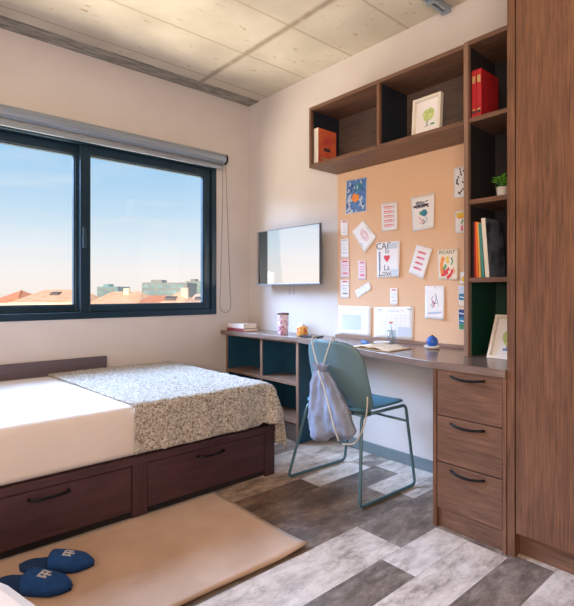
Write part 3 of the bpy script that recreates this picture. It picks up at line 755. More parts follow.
def paper(name, label, cat, q, draw=None, lift=.004, base='paper', group='papers pinned on the board', bow=0.0):
    TL, TR, BR, BL = [Vector((p[0]-.012, p[1])) for p in q]
    asp = ((BL-TL).length+(BR-TR).length)/((TR-TL).length+(BR-BL).length)
    def surf(u, v, e=0.0):
        p = TL*(1-u)*(1-v)+TR*u*(1-v)+BR*u*v+BL*(1-u)*v
        h = .0022 + lift*(u**2)*(.4+.6*v) + bow*v*v
        return (PBX-h-e, p.x, p.y)
    ctr = surf(.5, .5); org = (PBX, (TL.x+TR.x+BR.x+BL.x)/4, (BL.y+BR.y)/2)
    root = thing(name, org, label, cat, group)
    MB().grid(lambda u, v: surf(u, v), 8, 8).build('sheet', M[base], root, smooth=True, solid=.0012)
    if draw:
        d = Draw(lambda u, v: surf(u, v, .0015)); draw(d, asp)
        d.m.build('drawing', [M[k] for k in INK], root)
    pin = MB(); pz = surf(.5, .04); pin.lathe([(.003,0),(.0045,.003),(.003,.006)], 0, 0, 0, 8)
    pin.v = [(pz[0]-.001-z_, pz[1]+x, pz[2]+y) for x, y, z_ in pin.v]
    pin.build('pin', M['pot'], root, smooth=True)
    return root

def d_blue(d, a):
    rnd = random.Random(1)
    d.c('ink_blue').rect(.02,.02,.98,.98,6)
    d2 = d
    base = d.pos
    d.pos = lambda u, v: (base(u, v)[0]-.0006,)+base(u, v)[1:]
    d.c('ink_pale')
    for k in range(26):
        u, v = rnd.random()*.84+.08, rnd.random()*.88+.06; d.stroke([(u,v),(min(.95,u+rnd.uniform(-.12,.12)),min(.97,v+.05)),(min(.96,max(.03,u+rnd.uniform(-.16,.16))),min(.98,v+.10))], .045)
    d.c('ink_navy')
    for k in range(14):
        u, v = rnd.random()*.8+.1, rnd.random()*.85+.05; d.stroke([(u,v),(min(.95,u+rnd.uniform(-.12,.12)),min(.97,v+.07))], .04)
    base2 = d.pos; d.pos = lambda u, v: (base2(u, v)[0]-.0006,)+base2(u, v)[1:]
    d.c('ink_orange').blob(.47,.56,.2,.13,12,.25); d.c('ink_teal').blob(.62,.24,.2,.12,10,.1); d.c('ink_pale').blob(.62,.24,.12,.07)
def d_lines(col, n=5):
    def f(d, a):
        for k in range(n):
            v = .12+.8*k/n; d.c(col)
            for j in range(5): d.stroke([(.16+.1*j,v+.05),(.19+.1*j,v),(.22+.1*j,v+.05),(.26+.1*j,v+.01)], .022)
            d.c('ink_pink').stroke([(.16,v+.09),(.84,v+.085)], .02); d.c('ink_grey').stroke([(.66,v+.03),(.84,v+.03)], .02)
    return f
def d_poster1(d, a):
    rnd = random.Random(4)
    d.c('ink_grey')
    for k in range(6): d.rect(.2+.06*k,.17+.01*(k%3),.28+.06*k,.36,1)
    d.c('ink_black').rect(.10,.27,.75,.33)
    for k in range(16): u, v = rnd.uniform(.15,.72), rnd.uniform(.16,.38); d.stroke([(u,v),(u+.09,v+rnd.uniform(-.03,.03))], .022)
    d.c('ink_teal').blob(.55,.52,.15,.1,12,.1); d.c('ink_green').blob(.42,.51,.09,.06,8,.2)
    d.c('ink_pink').stroke([(.3,.6),(.42,.7),(.5,.78),(.35,.8)], .025); d.c('ink_black').stroke([(.5,.7),(.58,.78),(.48,.84)], .03)
    d.c('ink_pale').stroke([(.6,.62),(.72,.76),(.55,.82)], .05)
def d_heart(d, a):
    d.c('ink_pale').rect(.5,.04,.9,.2); d.c('ink_pale').rect(.62,.78,.96,.95)
    d.c('ink_grey').rect(.08,.26,.16,.80,1); 
    d.c('ink_black').text('CAF', .28, .2, .34, a); d.text('lo', .46, .32, .26, a); d.text('La', .44, .80, .3, a); d.text('Love', .38, .95, .32, a)
    d.c('ink_red').poly([(.30,.42),(.33,.385),(.38,.375),(.44,.40),(.50,.375),(.56,.385),(.58,.42),(.55,.48),(.45,.57),(.35,.49)])
def d_circle(d, a):
    d.c('ink_pink')
    for k in range(3):
        r = .26-.07*k; d.stroke([(.5+r*math.cos(t*PI/9), .48+r*.7*math.sin(t*PI/9)) for t in range(19)], .018)
    d.c('ink_grey').stroke([(.3,.12),(.7,.12)], .02); d.stroke([(.6,.9),(.8,.9)], .03)
def d_pinkrot(d, a):
    for k in range(4):
        v = .2+.18*k; d.c('ink_pink')
        for j in range(4): d.stroke([(.25+.12*j,v+.05),(.29+.12*j,v-.03),(.33+.12*j,v+.05),(.36+.12*j,v)], .035)
        d.c('ink_red').stroke([(.2,v+.02),(.5,v+.01)], .03)
def d_picant(d, a):
    d.c('ink_black').text('PICANT', .46, .16, .23, a)
    d.c('ink_orange'); d.stroke([(.3,.26),(.18,.4),(.16,.6),(.2,.8)], .16)
    d.c('ink_yellow'); d.stroke([(.5,.25),(.44,.35),(.52,.45)], .12); d.c('ink_green'); d.stroke([(.4,.5),(.34,.6),(.26,.66)], .12); d.stroke([(.66,.28),(.74,.4),(.66,.52)], .06)
    d.c('ink_red'); d.stroke([(.56,.62),(.4,.72),(.18,.76)], .10); d.stroke([(.72,.66),(.66,.82),(.44,.94)], .12); d.stroke([(.5,.76),(.3,.84),(.14,.84)], .08)
    d.c('ink_orange'); d.stroke([(.75,.6),(.84,.72),(.78,.8)], .05)
def d_girl(d, a):
    d.c('ink_grey'); d.stroke([(.5,.22),(.58,.3),(.56,.44),(.42,.56),(.36,.68)], .03); d.stroke([(.4,.3),(.34,.42),(.42,.46)], .03)
    d.c('ink_navy'); d.stroke([(.55,.3),(.64,.42),(.7,.6)], .02); d.stroke([(.3,.6),(.4,.5),(.6,.52)], .02); d.c('ink_pink').stroke([(.38,.46),(.5,.52),(.46,.64)], .05)
    d.c('ink_blue'); 
    for j in range(7): d.stroke([(.16+.1*j,.86-.008*j),(.2+.1*j,.8-.008*j),(.24+.1*j,.86-.008*j)], .02)
def d_dots(col):
    def f(d, a):
        rnd = random.Random(9); d.c(col)
        for k in range(26): u, v = rnd.uniform(.1,.9), rnd.uniform(.06,.94); d.stroke([(u,v),(u+.07,v+.02),(u+.03,v+.05)], .05)
    return f
def d_ticket(c1, c2):
    def f(d, a):
        d.c(c1).rect(.2,.06,.8,.13,2); d.c(c2).rect(.2,.3,.8,.33,2).rect(.2,.44,.7,.47,2).rect(.25,.7,.8,.8,2); d.c('ink_grey').rect(.25,.56,.75,.58,2)
    return f
def d_yellowcard(d, a):
    d.c('ink_yellow').rect(.08,.1,.9,.3); d.c('ink_orange').stroke([(.15,.33),(.8,.31)], .05)
    d.c('ink_green').stroke([(.45,.4),(.35,.6)], .08); d.c('ink_red').stroke([(.4,.66),(.36,.9)], .08); d.c('ink_pink').stroke([(.3,.84),(.56,.84)], .05)
def d_sea(top, mid, low):
    def f(d, a):
        d.c(top).rect(.02,.02,.98,.4); d.c(mid).rect(.02,.4,.98,.72); d.c(low).rect(.02,.72,.98,.98)
        b0 = d.pos; d.pos = lambda u, v: (b0(u, v)[0]-.0005,)+b0(u, v)[1:]
        d.c('ink_pale').stroke([(.05,.2),(.5,.25),(.9,.16)], .06); d.c('paper').stroke([(.1,.55),(.5,.62),(.9,.5)], .05)
    return f
def d_cal(shade):
    def f(d, a):
        d.c('ink_grey').stroke([(.36,.13),(.64,.13)], .014)
        d.c('ink_pale')
        for k in range(7): d.stroke([(.08,.26+.1*k),(.92,.26+.1*k)], .008)
        for k in range(8): d.stroke([(.08+.12*k,.26),(.08+.12*k,.86)], .006)
        if shade: d.rect(.62,.62,.95,.9); d.c('ink_blue').stroke([(.1,.1),(.2,.09)], .02); d.c('ink_green').stroke([(.84,.06),(.9,.1),(.96,.05)], .02); d.c('ink_red').stroke([(.7,.11),(.73,.13)], .02)
        else: d.rect(.12,.30,.7,.82)
    return f
paper('drawing', 'blue painted drawing with an orange sun, topmost left on the board', 'drawing', [(2.226,1.825),(2.047,1.818),(2.050,1.592),(2.236,1.594)], d_blue, .003)
paper('note', 'white sheet with five red handwritten rows right of the blue drawing', 'note', [(1.932,1.627),(1.804,1.622),(1.801,1.447),(1.922,1.446)], d_lines('ink_red'), .008)
paper('poster', 'white poster with black lettering and a teal bird, upper centre of the board', 'poster', [(1.709,1.633),(1.544,1.635),(1.544,1.434),(1.692,1.424)], d_poster1, .014)
paper('poster', 'white lettered poster with a small red heart in its middle', 'poster', [(1.966,1.378),(1.782,1.377),(1.786,1.153),(1.962,1.151)], d_heart, .012)
paper('note', 'white square note turned on its corner with a pink circle', 'note', [(2.077,1.537),(1.964,1.417),(2.060,1.319),(2.174,1.470)], d_circle, .006)
paper('note', 'tilted white note with pink handwritten lines right of the heart poster', 'note', [(1.666,1.344),(1.558,1.312),(1.618,1.137),(1.723,1.179)], d_pinkrot, .008)
paper('poster', 'cream poster of red and green peppers under black lettering', 'poster', [(1.525,1.304),(1.396,1.304),(1.396,1.127),(1.519,1.130)], d_picant, .008, 'paper_cream')
paper('drawing', 'white sheet with a sketched figure above blue lettering at lower right', 'drawing', [(1.608,1.096),(1.480,1.094),(1.480,.899),(1.610,.903)], d_girl, .008)
paper('note', 'white slip with black speckled pattern at the board top right', 'note', [(1.424,1.758),(1.30,1.755),(1.30,1.581),(1.424,1.587)], d_dots('ink_black'), .003)
paper('note', 'small card with a yellow band below the speckled slip', 'card', [(1.418,1.512),(1.31,1.514),(1.31,1.387),(1.414,1.387)], d_yellowcard, .003)
paper('note', 'tiny pale card with a yellow blot right of the peppers poster', 'card', [(1.388,1.172),(1.30,1.171),(1.30,1.102),(1.387,1.105)], lambda d, a: d.c('ink_yellow').blob(.3,.6,.22,.28,10,.1), .002)
paper('photo_print', 'small seaside picture in pale blue, upper of two at the column', 'picture', [(1.397,1.094),(1.30,1.093),(1.30,.984),(1.394,.984)], d_sea('ink_pale','ink_teal','paper_cream'), .002)
paper('photo_print', 'small dark green-blue landscape picture, lower of two at the column', 'picture', [(1.397,.966),(1.30,.966),(1.30,.850),(1.394,.850)], d_sea('ink_navy','ink_teal','ink_green'), .002)
SG = 'strip of small cards on the left edge of the board'
paper('card', 'topmost small white card in the column at the left edge of the board', 'card', [(2.279,1.556),(2.212,1.552),(2.212,1.445),(2.276,1.447)], d_ticket('ink_pink','ink_pale'), .002, group=SG)
paper('card', 'second small white card from the top in the left edge column', 'card', [(2.279,1.427),(2.204,1.427),(2.204,1.295),(2.276,1.297)], d_ticket('ink_pale','ink_pale'), .002, group=SG)
paper('card', 'third small card from the top, pinkish, in the left edge column', 'card', [(2.282,1.284),(2.201,1.282),(2.197,1.156),(2.279,1.158)], d_ticket('ink_red','ink_pink'), .002, 'paper_pink', group=SG)
paper('card', 'lowest small white card in the left edge column of the board', 'card', [(2.282,1.144),(2.200,1.142),(2.199,1.019),(2.279,1.018)], d_ticket('ink_red','ink_grey'), .002, group=SG)
paper('card', 'small upright pink card beside the left column of white cards', 'card', [(2.122,1.269),(2.054,1.264),(2.054,1.140),(2.120,1.141)], d_ticket('ink_pink','ink_pink'), .002, 'paper_pink')
paper('card', 'small tilted white card below the upright pink card', 'card', [(2.151,1.067),(2.026,1.129),(2.005,1.080),(2.125,1.020)], d_dots('ink_pale'), .003)
paper('card', 'small white card with a pink mark hanging above the right calendar sheet', 'card', [(1.861,1.082),(1.804,1.082),(1.801,.979),(1.861,.978)], d_ticket('ink_pink','ink_pale'), .003)
paper('calendar', 'white calendar sheet standing low on the board, left of two', 'calendar', [(2.300,.965),(2.007,.965),(2.010,.768),(2.302,.768)], d_cal(False), .003, group='calendar sheets')
paper('calendar', 'white calendar sheet low on the board behind the flower, right of two', 'calendar', [(1.983,.962),(1.684,.972),(1.690,.768),(1.985,.768)], d_cal(True), .003, group='calendar sheets')

# ------------------------------------------------------------------ television
tv = thing('television', (2.44, 2.74, 1.12), 'flat television on the wall mirroring the bright window', 'television')
box('screen_housing', M['tv_body'], tv, 2.398, 2.415, 2.378, 3.105, 1.116, 1.546, .003)
box('screen', M['tv'], tv, 2.395, 2.3985, 2.384, 3.099, 1.124, 1.540, .0006)
box('bezel_strip', M['alu'], tv, 2.3935, 2.3985, 2.378, 3.105, 1.116, 1.124, .0006)
box('wall_mount', M['tv_body'], tv, 2.415, 2.508, 2.62, 2.86, 1.24, 1.42, .003)
for y in (2.66, 2.71):
    MB().tube([(2.405, y, 1.12), (2.405, y, 1.08), (2.406, y+.001, 1.04)], .0025, 6).build('cable', M['cable'], tv, smooth=True)

# ------------------------------------------------------------------ books
def book(label, x0, x1, y0, y1, z0, z1, cover, spine=None, group=None, marks=None, lean=0.0, name='book', pages=True):
    """upright book: spine faces -X, cover faces -Y"""
    root = thing(name, ((x0+x1)/2, (y0+y1)/2, z0), label, 'book', group)
    t = min(.003, (y1-y0)*.2)
    def bx(a): 
        m = MB().box(*a)
        if lean: m.v = [(x, y+lean*(z_-z0), z_) for x, y, z_ in m.v]
        return m
    bx((x0+.002, x1, y0, y0+t, z0, z1)).build('cover', cover, root, .001)
    bx((x0+.002, x1, y1-t, y1, z0, z1)).build('cover', cover, root, .001)
    bx((x0, x0+.004, y0, y1, z0, z1)).build('spine', spine or cover, root, .001)
    bx((x0+.004, x1-.004, y0+t, y1-t, z0+.003, z1-.004)).build('pages', M['paper_cream'], root)
    if marks:
        for (mm, a) in marks: bx(a).build('cover_print', mm, root)
    return root
cab_z = CB+.0245
ob = mat('orange_red_cover', (230,120,66), .6, (206,76,74), 9)
book('thick book with white spine and orange-red cover in the left cabinet bay', 2.245, 2.42, 2.245, 2.285, cab_z, cab_z+.235, ob, M['white_frame'], marks=[(M['ink_black'], (2.30,2.36,2.2435,2.2455,cab_z+.09,cab_z+.11)), (M['gold'], (2.27,2.40,2.2435,2.2455,cab_z+.03,cab_z+.045))])
sz = 1.897+.0125
RG = 'red volumes on the top column shelf'
for i, (y0, y1, lb) in enumerate([(1.153,1.176,'left one of two thick red clothbound volumes with gold bands in the bookcase'), (1.127,1.151,'right one of two thick red clothbound volumes with gold bands in the bookcase')]):
    book(lb, 2.24, 2.42, y0, y1, sz, sz+.235, M['red_cloth'], group=RG, marks=[(M['gold'], (2.2388,2.2402,y0+.004,y1-.004,sz+.17,sz+.205)), (M['ink_black'], (2.2388,2.2402,y0+.004,y1-.004,sz+.022,sz+.035)), (M['gold'], (2.2388,2.2402,y0+.004,y1-.004,sz+.036,sz+.044))])
s3 = 1.118+.0125
def bcol(n_, c): return mat(n_, c, .6)
SB = 'thin books on the middle column shelf'
for y0, y1, h, c, lb, ln in [(1.168,1.175,.272,(34,28,34),'thin black book at the left end of the middle bookcase shelf',0),
                      (1.158,1.166,.275,(180,40,48),'thin dark red book second from left on the middle bookcase shelf',0),
                      (1.143,1.155,.272,(236,120,50),'orange-spined book on the middle bookcase shelf',.02),
                      (1.133,1.140,.268,(236,196,96),'narrow yellow-spined book beside the orange one',.04),
                      (1.115,1.129,.264,(70,140,140),'teal-spined book left of the white-spined book',.06)]:
    book(lb, 2.245, 2.40, y0, y1, s3, s3+h, bcol('cover_'+str(int(y0*1000)), c), group=SB, lean=ln)
dk_cover = mat('dark_photo_cover', (44,52,62), .5, (110,120,136), 9, lo=.45, hi=.6, detail=6)
book('large white-spined book with dark photographic cover on the middle bookcase shelf', 2.25, 2.43, 1.092, 1.112, s3, s3+.288, dk_cover, M['white_frame'], group=SB, lean=.075)

def flat_book(label, x0, x1, y0, y1, z0, h, cover, rot=0.0, group=None):
    root = thing('book', ((x0+x1)/2, (y0+y1)/2, z0), label, 'book', group)
    box('cover', cover, root, x0, x1, y0, y1, z0, z0+.003, .001); box('cover', cover, root, x0, x1, y0, y1, z0+h-.003, z0+h, .001)
    box('pages', M['paper_cream'], root, x0+.003, x1-.003, y0+.003, y1-.003, z0+.003, z0+h-.003, 0)
    box('spine', cover, root, x0, x0+.003, y0, y1, z0+.003, z0+h-.003, 0)
    root.rotation_euler.z = rot; return root
FB = 'books lying on the window end of the desk'
flat_book('dark red book lying lowest in the small stack on the desk', 2.25, 2.40, 3.085, 3.31, DZ+.0005, .022, bcol('maroon_cover', (150,60,68)), .0, FB)
flat_book('pale pink-and-white book lying on top of the small stack on the desk', 2.252, 2.39, 3.09, 3.30, DZ+.0235, .034, bcol('pale_cover', (226,212,206)), .03, FB)

# ------------------------------------------------------------------ framed pictures
def picture_frame(label, ctr, w_, h_, tilt, rotz, art):
    """stands at ctr (bottom middle of the front); local: x = right, y = up, z towards the viewer"""
    root = thing('picture_frame', ctr, label, 'picture frame')
    right = Vector((math.sin(rotz)*-1, -math.cos(rotz), 0)); out = Vector((-math.cos(rotz), math.sin(rotz), 0))
    up = (Vector((0,0,1))*math.cos(tilt) - out*math.sin(tilt)); nrm = right.cross(up).normalized()
    if nrm.dot(out) < 0: nrm = -nrm
    C_ = Vector(ctr)
    def W(x, y, z_): return tuple(C_+right*x+up*y+nrm*z_)
    def bx(m, x0, x1, y0, y1, z0, z1):
        m2 = MB().box(x0, x1, y0, y1, z0, z1); b_ = len(m.v); m.v += [W(*p) for p in m2.v]
        for f in m2.f: m.face([b_+i for i in f])
    t = .014; m = MB(); bx(m, -w_/2, -w_/2+t, 0, h_, -.028, 0); bx(m, w_/2-t, w_/2, 0, h_, -.028, 0); bx(m, -w_/2+t, w_/2-t, 0, t, -.028, 0); bx(m, -w_/2+t, w_/2-t, h_-t, h_, -.028, 0)
    m.build('frame', M['white_frame'], root, .001)
    m = MB(); bx(m, -w_/2+t, w_/2-t, t, h_-t, -.026, -.022); m.build('mat_board', M['paper'], root)
    d = Draw(lambda u, v: W(-w_/2+w_*u, h_*(1-v), -.0212)); art(d); d.m.build('picture', [M[k] for k in INK], root)
    m = MB(); st = min(.11, h_*.6)
    bt = C_+up*(h_*.62)+nrm*(-.028); ft = Vector((bt.x, bt.y, C_.z)) - out*.045*(1 if tilt < .25 else .2)
    for s_ in (-1,):
        a = bt; r_ = right*.018
        m.hexa([tuple(a-r_), tuple(a+r_), tuple(a+r_-out*.003), tuple(a-r_-out*.003)], [tuple(ft-r_), tuple(ft+r_), tuple(ft+r_-out*.003), tuple(ft-r_-out*.003)])
    m.build('stand', M['white_frame'], root)
    return root
def art_tree(d):
    d.c('leafgreen').blob(.52,.46,.22,.17,16,.12); d.c('ink_grey').stroke([(.5,.6),(.46,.74)], .05); d.stroke([(.38,.76),(.58,.75)], .015); d.c('ink_green').blob(.68,.73,.08,.03,8,.2)
def art_plant(d):
    d.c('leafgreen').blob(.42,.5,.16,.18,14,.2); d.c('ink_blue').stroke([(.32,.76),(.52,.76)], .05); d.c('ink_grey').stroke([(.42,.62),(.41,.74)], .03)
picture_frame('white framed print of a green tree in the right cabinet bay', (2.262, 1.452, cab_z), .172, .208, math.radians(4), 0.0, art_tree)
picture_frame('white framed plant print leaning in the lowest bookcase bay on the desk', (2.245, 1.012, DZ+.001), .185, .225, math.radians(25), math.radians(0), art_plant)

# potted plant on the second shelf
px, py, pz_ = 2.30, 1.052, 1.498+.0125
pl = thing('potted_plant', (px, py, pz_), 'small green plant in a white pot on a bookcase shelf', 'plant')
MB().lathe([(.021,0),(.023,.002),(.028,.052),(.026,.052),(.024,.044)], px, py, pz_, 20).build('pot', M['pot'], pl, smooth=True)
rnd = random.Random(5); f = MB(); st = MB()
for k in range(70):
    a = rnd.uniform(0, 2*PI); el = rnd.uniform(.15, 1.4); R = rnd.uniform(.02, .055)
    c = Vector((px+R*math.cos(a)*math.cos(el)*.95, py+R*math.sin(a)*math.cos(el)*.95, pz_+.055+R*math.sin(el)*1.05))
    d1 = Vector((math.cos(a), math.sin(a), rnd.uniform(-.2,.8))).normalized(); s_ = d1.cross(Vector((0,0,1))).normalized(); L = rnd.uniform(.012,.019); wv = L*.42
    b_ = len(f.v); f.v += [tuple(c-d1*L), tuple(c-s_*wv+Vector((0,0,.002))), tuple(c+d1*L), tuple(c+s_*wv+Vector((0,0,.002)))]; f.face((b_,b_+1,b_+2,b_+3))
    if k % 4 == 0: st.tube([(px, py, pz_+.045), tuple(c)], .0009, 5)
f.build('leaves', M['leaf'], pl, solid=.0006); st.build('stem', M['ink_green'], pl)

# ------------------------------------------------------------------ things on the desk
tx, ty = 2.345, 2.715
tb = thing('tumbler', (tx, ty, DZ), 'tall white tumbler with pink and purple swirls on the desk', 'cup')
MB().lathe([(.036,0),(.038,.004),(.043,.145),(.043,.149),(.038,.149)], tx, ty, DZ+.0005, 28).build('cup', mat('pink_swirl', (232,220,230), .4, (188,110,150), 26, lo=.42, hi=.5, distort=2.0), tb, smooth=True)
MB().lathe([(.045,0),(.045,.010),(.036,.014)], tx, ty, DZ+.146, 28).build('lid', M['lid'], tb, smooth=True)
cx, cy = 2.37, 2.53
cj = thing('candy_jar', (cx, cy, DZ), 'small jar of orange, red and yellow sweets beside the tumbler', 'jar')
MB().lathe([(.036,0),(.041,.004),(.041,.062),(.038,.066)], cx, cy, DZ+.0005, 24).build('jar', mat('sweets', (240,190,90), .3, (206,70,60), 60, lo=.44, hi=.52), cj, smooth=True)
MB().lathe([(.030,0),(.030,.008),(.010,.018),(.004,.026)], cx, cy, DZ+.0655, 20).build('lid', M['paper_pink'], cj, smooth=True)
ph = MB().box(-.038, .038, -.078, .078, 0, .009).build('phone', M['plastic_dark'], bevel=.003)
ph.location = (2.355, 2.42, DZ+.0005); ph.rotation_euler.z = .25
tag(ph, 'dark mobile phone lying on the desk right of the sweets jar', 'phone')
# open notebook
nb = thing('notebook', (2.2, 1.68, DZ), 'open notebook with cream pages lying on the desk behind the chair', 'notebook')
def leafs(sgn):
    def g(u, v):
        y = 1.68+sgn*(.002+.135*u); h = .013*math.sin(PI*min(1, u*1.3+.12))*.9*(1-.35*u)
        return (2.07+.2*v, y, DZ+.006+h)
    return g
box('cover', bcol('tan_cover', (196,166,132)), nb, 2.065, 2.275, 1.54, 1.82, DZ+.0005, DZ+.004, .001)
for s_ in (-1, 1): MB().grid(leafs(s_), 12, 4).build('pages', M['paper_cream'], nb, smooth=True, solid=.004)
nb.rotation_euler.z = 0
sp = MB().tube([(2.31,1.925,DZ+.0105),(2.25,1.83,DZ+.0105)], .0095, 10).build('marker', M['ink_blue'], smooth=True)
tag(sp, 'blue marker pen lying on the desk left of the notebook', 'pen')
# flower in a glass
gx, gy = 2.44, 1.80
fg = thing('flower_vase', (gx, gy, DZ), 'small clear glass with one orange flower before the right calendar', 'vase')
MB().lathe([(.024,0),(.026,.002),(.028,.08),(.026,.08),(.023,.006)], gx, gy, DZ+.0005, 20).build('glass', M['glass'], fg, smooth=True)
MB().tube([(gx+.004,gy-.01,DZ+.008),(gx,gy,DZ+.06),(gx-.004,gy+.003,DZ+.115)], .0018, 6).build('stem', M['ink_green'], fg, smooth=True)
fm = MB()
for k in range(9):
    a = 2*PI*k/9; c = Vector((gx-.004, gy+.003, DZ+.118)); d1 = Vector((math.cos(a), math.sin(a), .9)).normalized(); s_ = Vector((-math.sin(a), math.cos(a), 0))
    b_ = len(fm.v); fm.v += [tuple(c), tuple(c+d1*.012-s_*.006), tuple(c+d1*.02), tuple(c+d1*.012+s_*.006)]; fm.face((b_,b_+1,b_+2,b_+3))
fm.build('petals', M['ink_orange'], fg, solid=.0015)
# low glass dish next to the vase
MBd = MB().lathe([(.03,0),(.045,.004),(.05,.014),(.047,.014),(.04,.007),(.005,.005)], 2.36, 1.815, DZ+.0005, 24).build('dish', M['pot'], smooth=True, origin=(2.36, 1.815, DZ))
tag(MBd, 'shallow white dish on the desk in front of the flower glass', 'dish')
# blue ball on a white stand
bx_, by_ = 2.37, 1.475
dd_ = MB().lathe([(.026,0),(.034,.003),(.046,.014),(.044,.017),(.026,.009),(.004,.008)], bx_, by_, DZ+.0005, 28).build('saucer', M['pot'], smooth=True, origin=(bx_, by_, DZ))
tag(dd_, 'white saucer on the desk carrying the blue ball', 'saucer')
prof = [(.001,0)]+[(.031*math.sin(PI*k/16), .031-.031*math.cos(PI*k/16)) for k in range(1, 16)]+[(.001,.062)]
bb = thing('blue_ball', (bx_, by_, DZ+.0095), 'round blue ball resting in a white saucer on the desk', 'ball')
MB().lathe(prof, bx_, by_, DZ+.0095, 28).build('ball', M['ball'], bb, smooth=True)
MB().lathe([(.012,0),(.006,.002),(.005,.006)], bx_, by_, DZ+.070, 12).build('cap', M['plastic_dark'], bb, smooth=True)

# ------------------------------------------------------------------ chair
ch = thing('desk_chair', (2.03, 1.77, 0), 'teal shell chair on a metal sled base pulled up to the desk', 'chair')
def fillet(pts, r, n=4):
    out = [Vector(pts[0])]
    for i in range(1, len(pts)-1):
        p = Vector(pts[i]); a = (Vector(pts[i-1])-p).normalized(); b_ = (Vector(pts[i+1])-p).normalized()
        for k in range(n+1):
            t = k/n; out.append((p+a*r)*(1-t)**2 + p*2*t*(1-t) + (p+b_*r)*t*t)
    out.append(Vector(pts[-1])); return [tuple(q) for q in out]
SZ = .452
for yb, yt, s_ in ((1.523, 1.575, 1), (2.048, 1.965, -1)):
    p = [(1.95, yt, SZ-.02), (1.885, yt, SZ-.022), (1.81, yb, .010), (2.262, yb-.008 if s_ > 0 else yb-.02, .010), (2.262, yt, SZ-.02), (1.95, yt, SZ-.018)]
    MB().tube(fillet(p, .03), .0085, 10).build('leg', M['chair_leg'], ch, smooth=True)
MB().tube([(2.262, 1.564, .345), (2.262, 1.978, .345)], .007, 8).build('crossbar', M['chair_leg'], ch, smooth=True)
MB().tube([(1.90, 1.58, SZ-.022), (1.90, 1.965, SZ-.022)], .007, 8).build('crossbar', M['chair_leg'], ch, smooth=True)
def superell(t, a, b_, n): c, s_ = math.cos(t), math.sin(t); return (a*math.copysign(abs(c)**(2/n), c), b_*math.copysign(abs(s_)**(2/n), s_))
def disc_grid(fn, a, b_, n, rings=10, seg=48):
    m = MB(); m.v.append(fn(0, 0))
    for r in range(1, rings+1):
        for k in range(seg): x, y = superell(2*PI*k/seg, a*r/rings, b_*r/rings, n); m.v.append(fn(x, y))
    for k in range(seg): m.face((0, 1+k, 1+(k+1) % seg))
    for r in range(rings-1):
        for k in range(seg): l = (k+1) % seg; A = 1+r*seg; B_ = A+seg; m.face((A+k, B_+k, B_+l, A+l))
    return m
def seatf(x, y):
    X = 2.06+x; Y = 1.77+y
    return (X, Y, SZ+.006+.012*(abs(y)/.2)**2*.6 - .012*max(0, (x-.12)/.1)**2 - .006*(1-(x/.22)**2))
disc_grid(seatf, .222, .208, 5).build('seat', M['chair_seat'], ch, smooth=True, solid=.009)
BC = 1.728; BH = .20
def backf(y, z_):
    t = (z_+BH)/(2*BH)
    X = 1.865 - .075*t + .05*(1-t)**3 + .045*(abs(y)/.2)**2
    return (X, BC+y*(1-.05*t), .615+z_*.98)
disc_grid(backf, .206, BH, 3.8).build('backrest', M['chair'], ch, smooth=True, solid=.010)
for y in (-.02, .055): MB().tube([(1.905, BC-.05+y, SZ-.02), (1.888, BC-.05+y, .445), (1.886, BC-.05+y, .47)], .007, 8).build('back_bracket', M['plastic_dark'], ch, smooth=True)
MB().box(1.875, 1.93, 1.665, 1.765, .425, .452).build('back_joint', M['plastic_dark'], ch, .005)

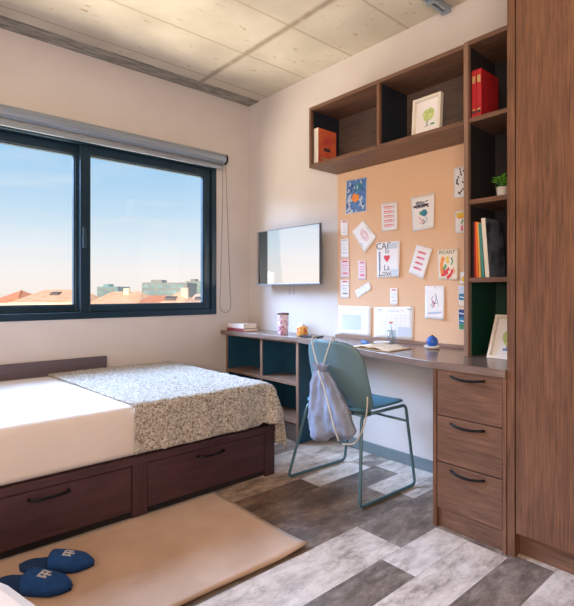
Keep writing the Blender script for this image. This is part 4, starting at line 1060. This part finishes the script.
# drawstring bag hanging on the chair back
bgt = thing('drawstring_bag', (1.74, 1.70, .3), 'grey-blue drawstring bag hanging by its cords on the chair back', 'bag')
def bagf(u, v):      # u around, v top 0 .. bottom 1
    z_ = .655 - .325*v
    wid = .040 + .102*min(1, (v/.65))**.62; cy_ = 1.742 - .097*v**1.1
    th = .018+.034*min(1, v*1.4)
    if v > .9: k = (v-.9)/.1; wid *= math.sqrt(max(.0, 1-.45*k*k)); th *= math.sqrt(max(.02, 1-.98*k*k))
    t = 2*PI*u
    fold = 1+.34*math.sin(5*t+1.4*v)*(1-.3*v)+.20*math.sin(9*t+2+5*v)*(1-.4*v)+.10*math.sin(14*t-7*v)
    y = cy_ + wid*math.cos(t)*(1+.03*math.sin(8*v)); x = 1.765-.015*v + th*math.sin(t)*fold
    z_ += .014*math.sin(t*3+1)*v*v - .045*(wid*math.cos(t)/.15)*v
    return (x, y, z_)
bgm = MB().grid(bagf, 72, 34)
b_ = len(bgm.v); 
po = bgm.build('pouch', M['bag'], bgt, smooth=True)
ct = bpy.data.textures.new('creases', 'CLOUDS'); ct.noise_scale = .045
cm = po.modifiers.new('creases', 'DISPLACE'); cm.texture = ct; cm.strength = .022; cm.mid_level = .5; cm.texture_coords = 'LOCAL'
def frill(u, v):
    t = 2*PI*u; r = .026+.022*v; 
    return (1.768+ .55*r*math.sin(t)*(1+.25*math.sin(7*t)), 1.750+r*1.2*math.cos(t)*(1+.1*math.sin(6*t)), .652+.035*v+.005*math.sin(6*t)*v)
MB().grid(frill, 48, 6).build('frill', M['bag'], bgt, smooth=True, solid=.003)
ropes = [[(1.768,1.755,.655),(1.765,1.785,.72),(1.782,1.828,.800),(1.795,1.828,.826),(1.815,1.828,.805),(1.835,1.822,.72)],
         [(1.766,1.74,.655),(1.762,1.712,.72),(1.776,1.690,.802),(1.790,1.688,.828),(1.805,1.688,.81),(1.815,1.685,.72)],
         [(1.736,1.735,.66),(1.712,1.66,.56),(1.700,1.60,.43),(1.71,1.57,.345)],
         [(1.735,1.57,.325),(1.76,1.52,.335),(1.80,1.512,.37),(1.845,1.518,.43),(1.868,1.525,.50),(1.875,1.53,.54)]]
def smoothp(p, n=6):
    out = []; P_ = [Vector(q) for q in p]
    for i in range(len(P_)-1):
        a = P_[max(0, i-1)]; b2_ = P_[i]; c = P_[i+1]; d = P_[min(len(P_)-1, i+2)]
        for k in range(n):
            t = k/n; out.append(tuple(.5*((2*b2_)+(c-a)*t+(2*a-5*b2_+4*c-d)*t*t+(-a+3*b2_-3*c+d)*t**3)))
    out.append(tuple(P_[-1])); return out
for i, r_ in enumerate(ropes): MB().tube(smoothp(r_), .0038, 8).build('cord', M['rope'], bgt, smooth=True)
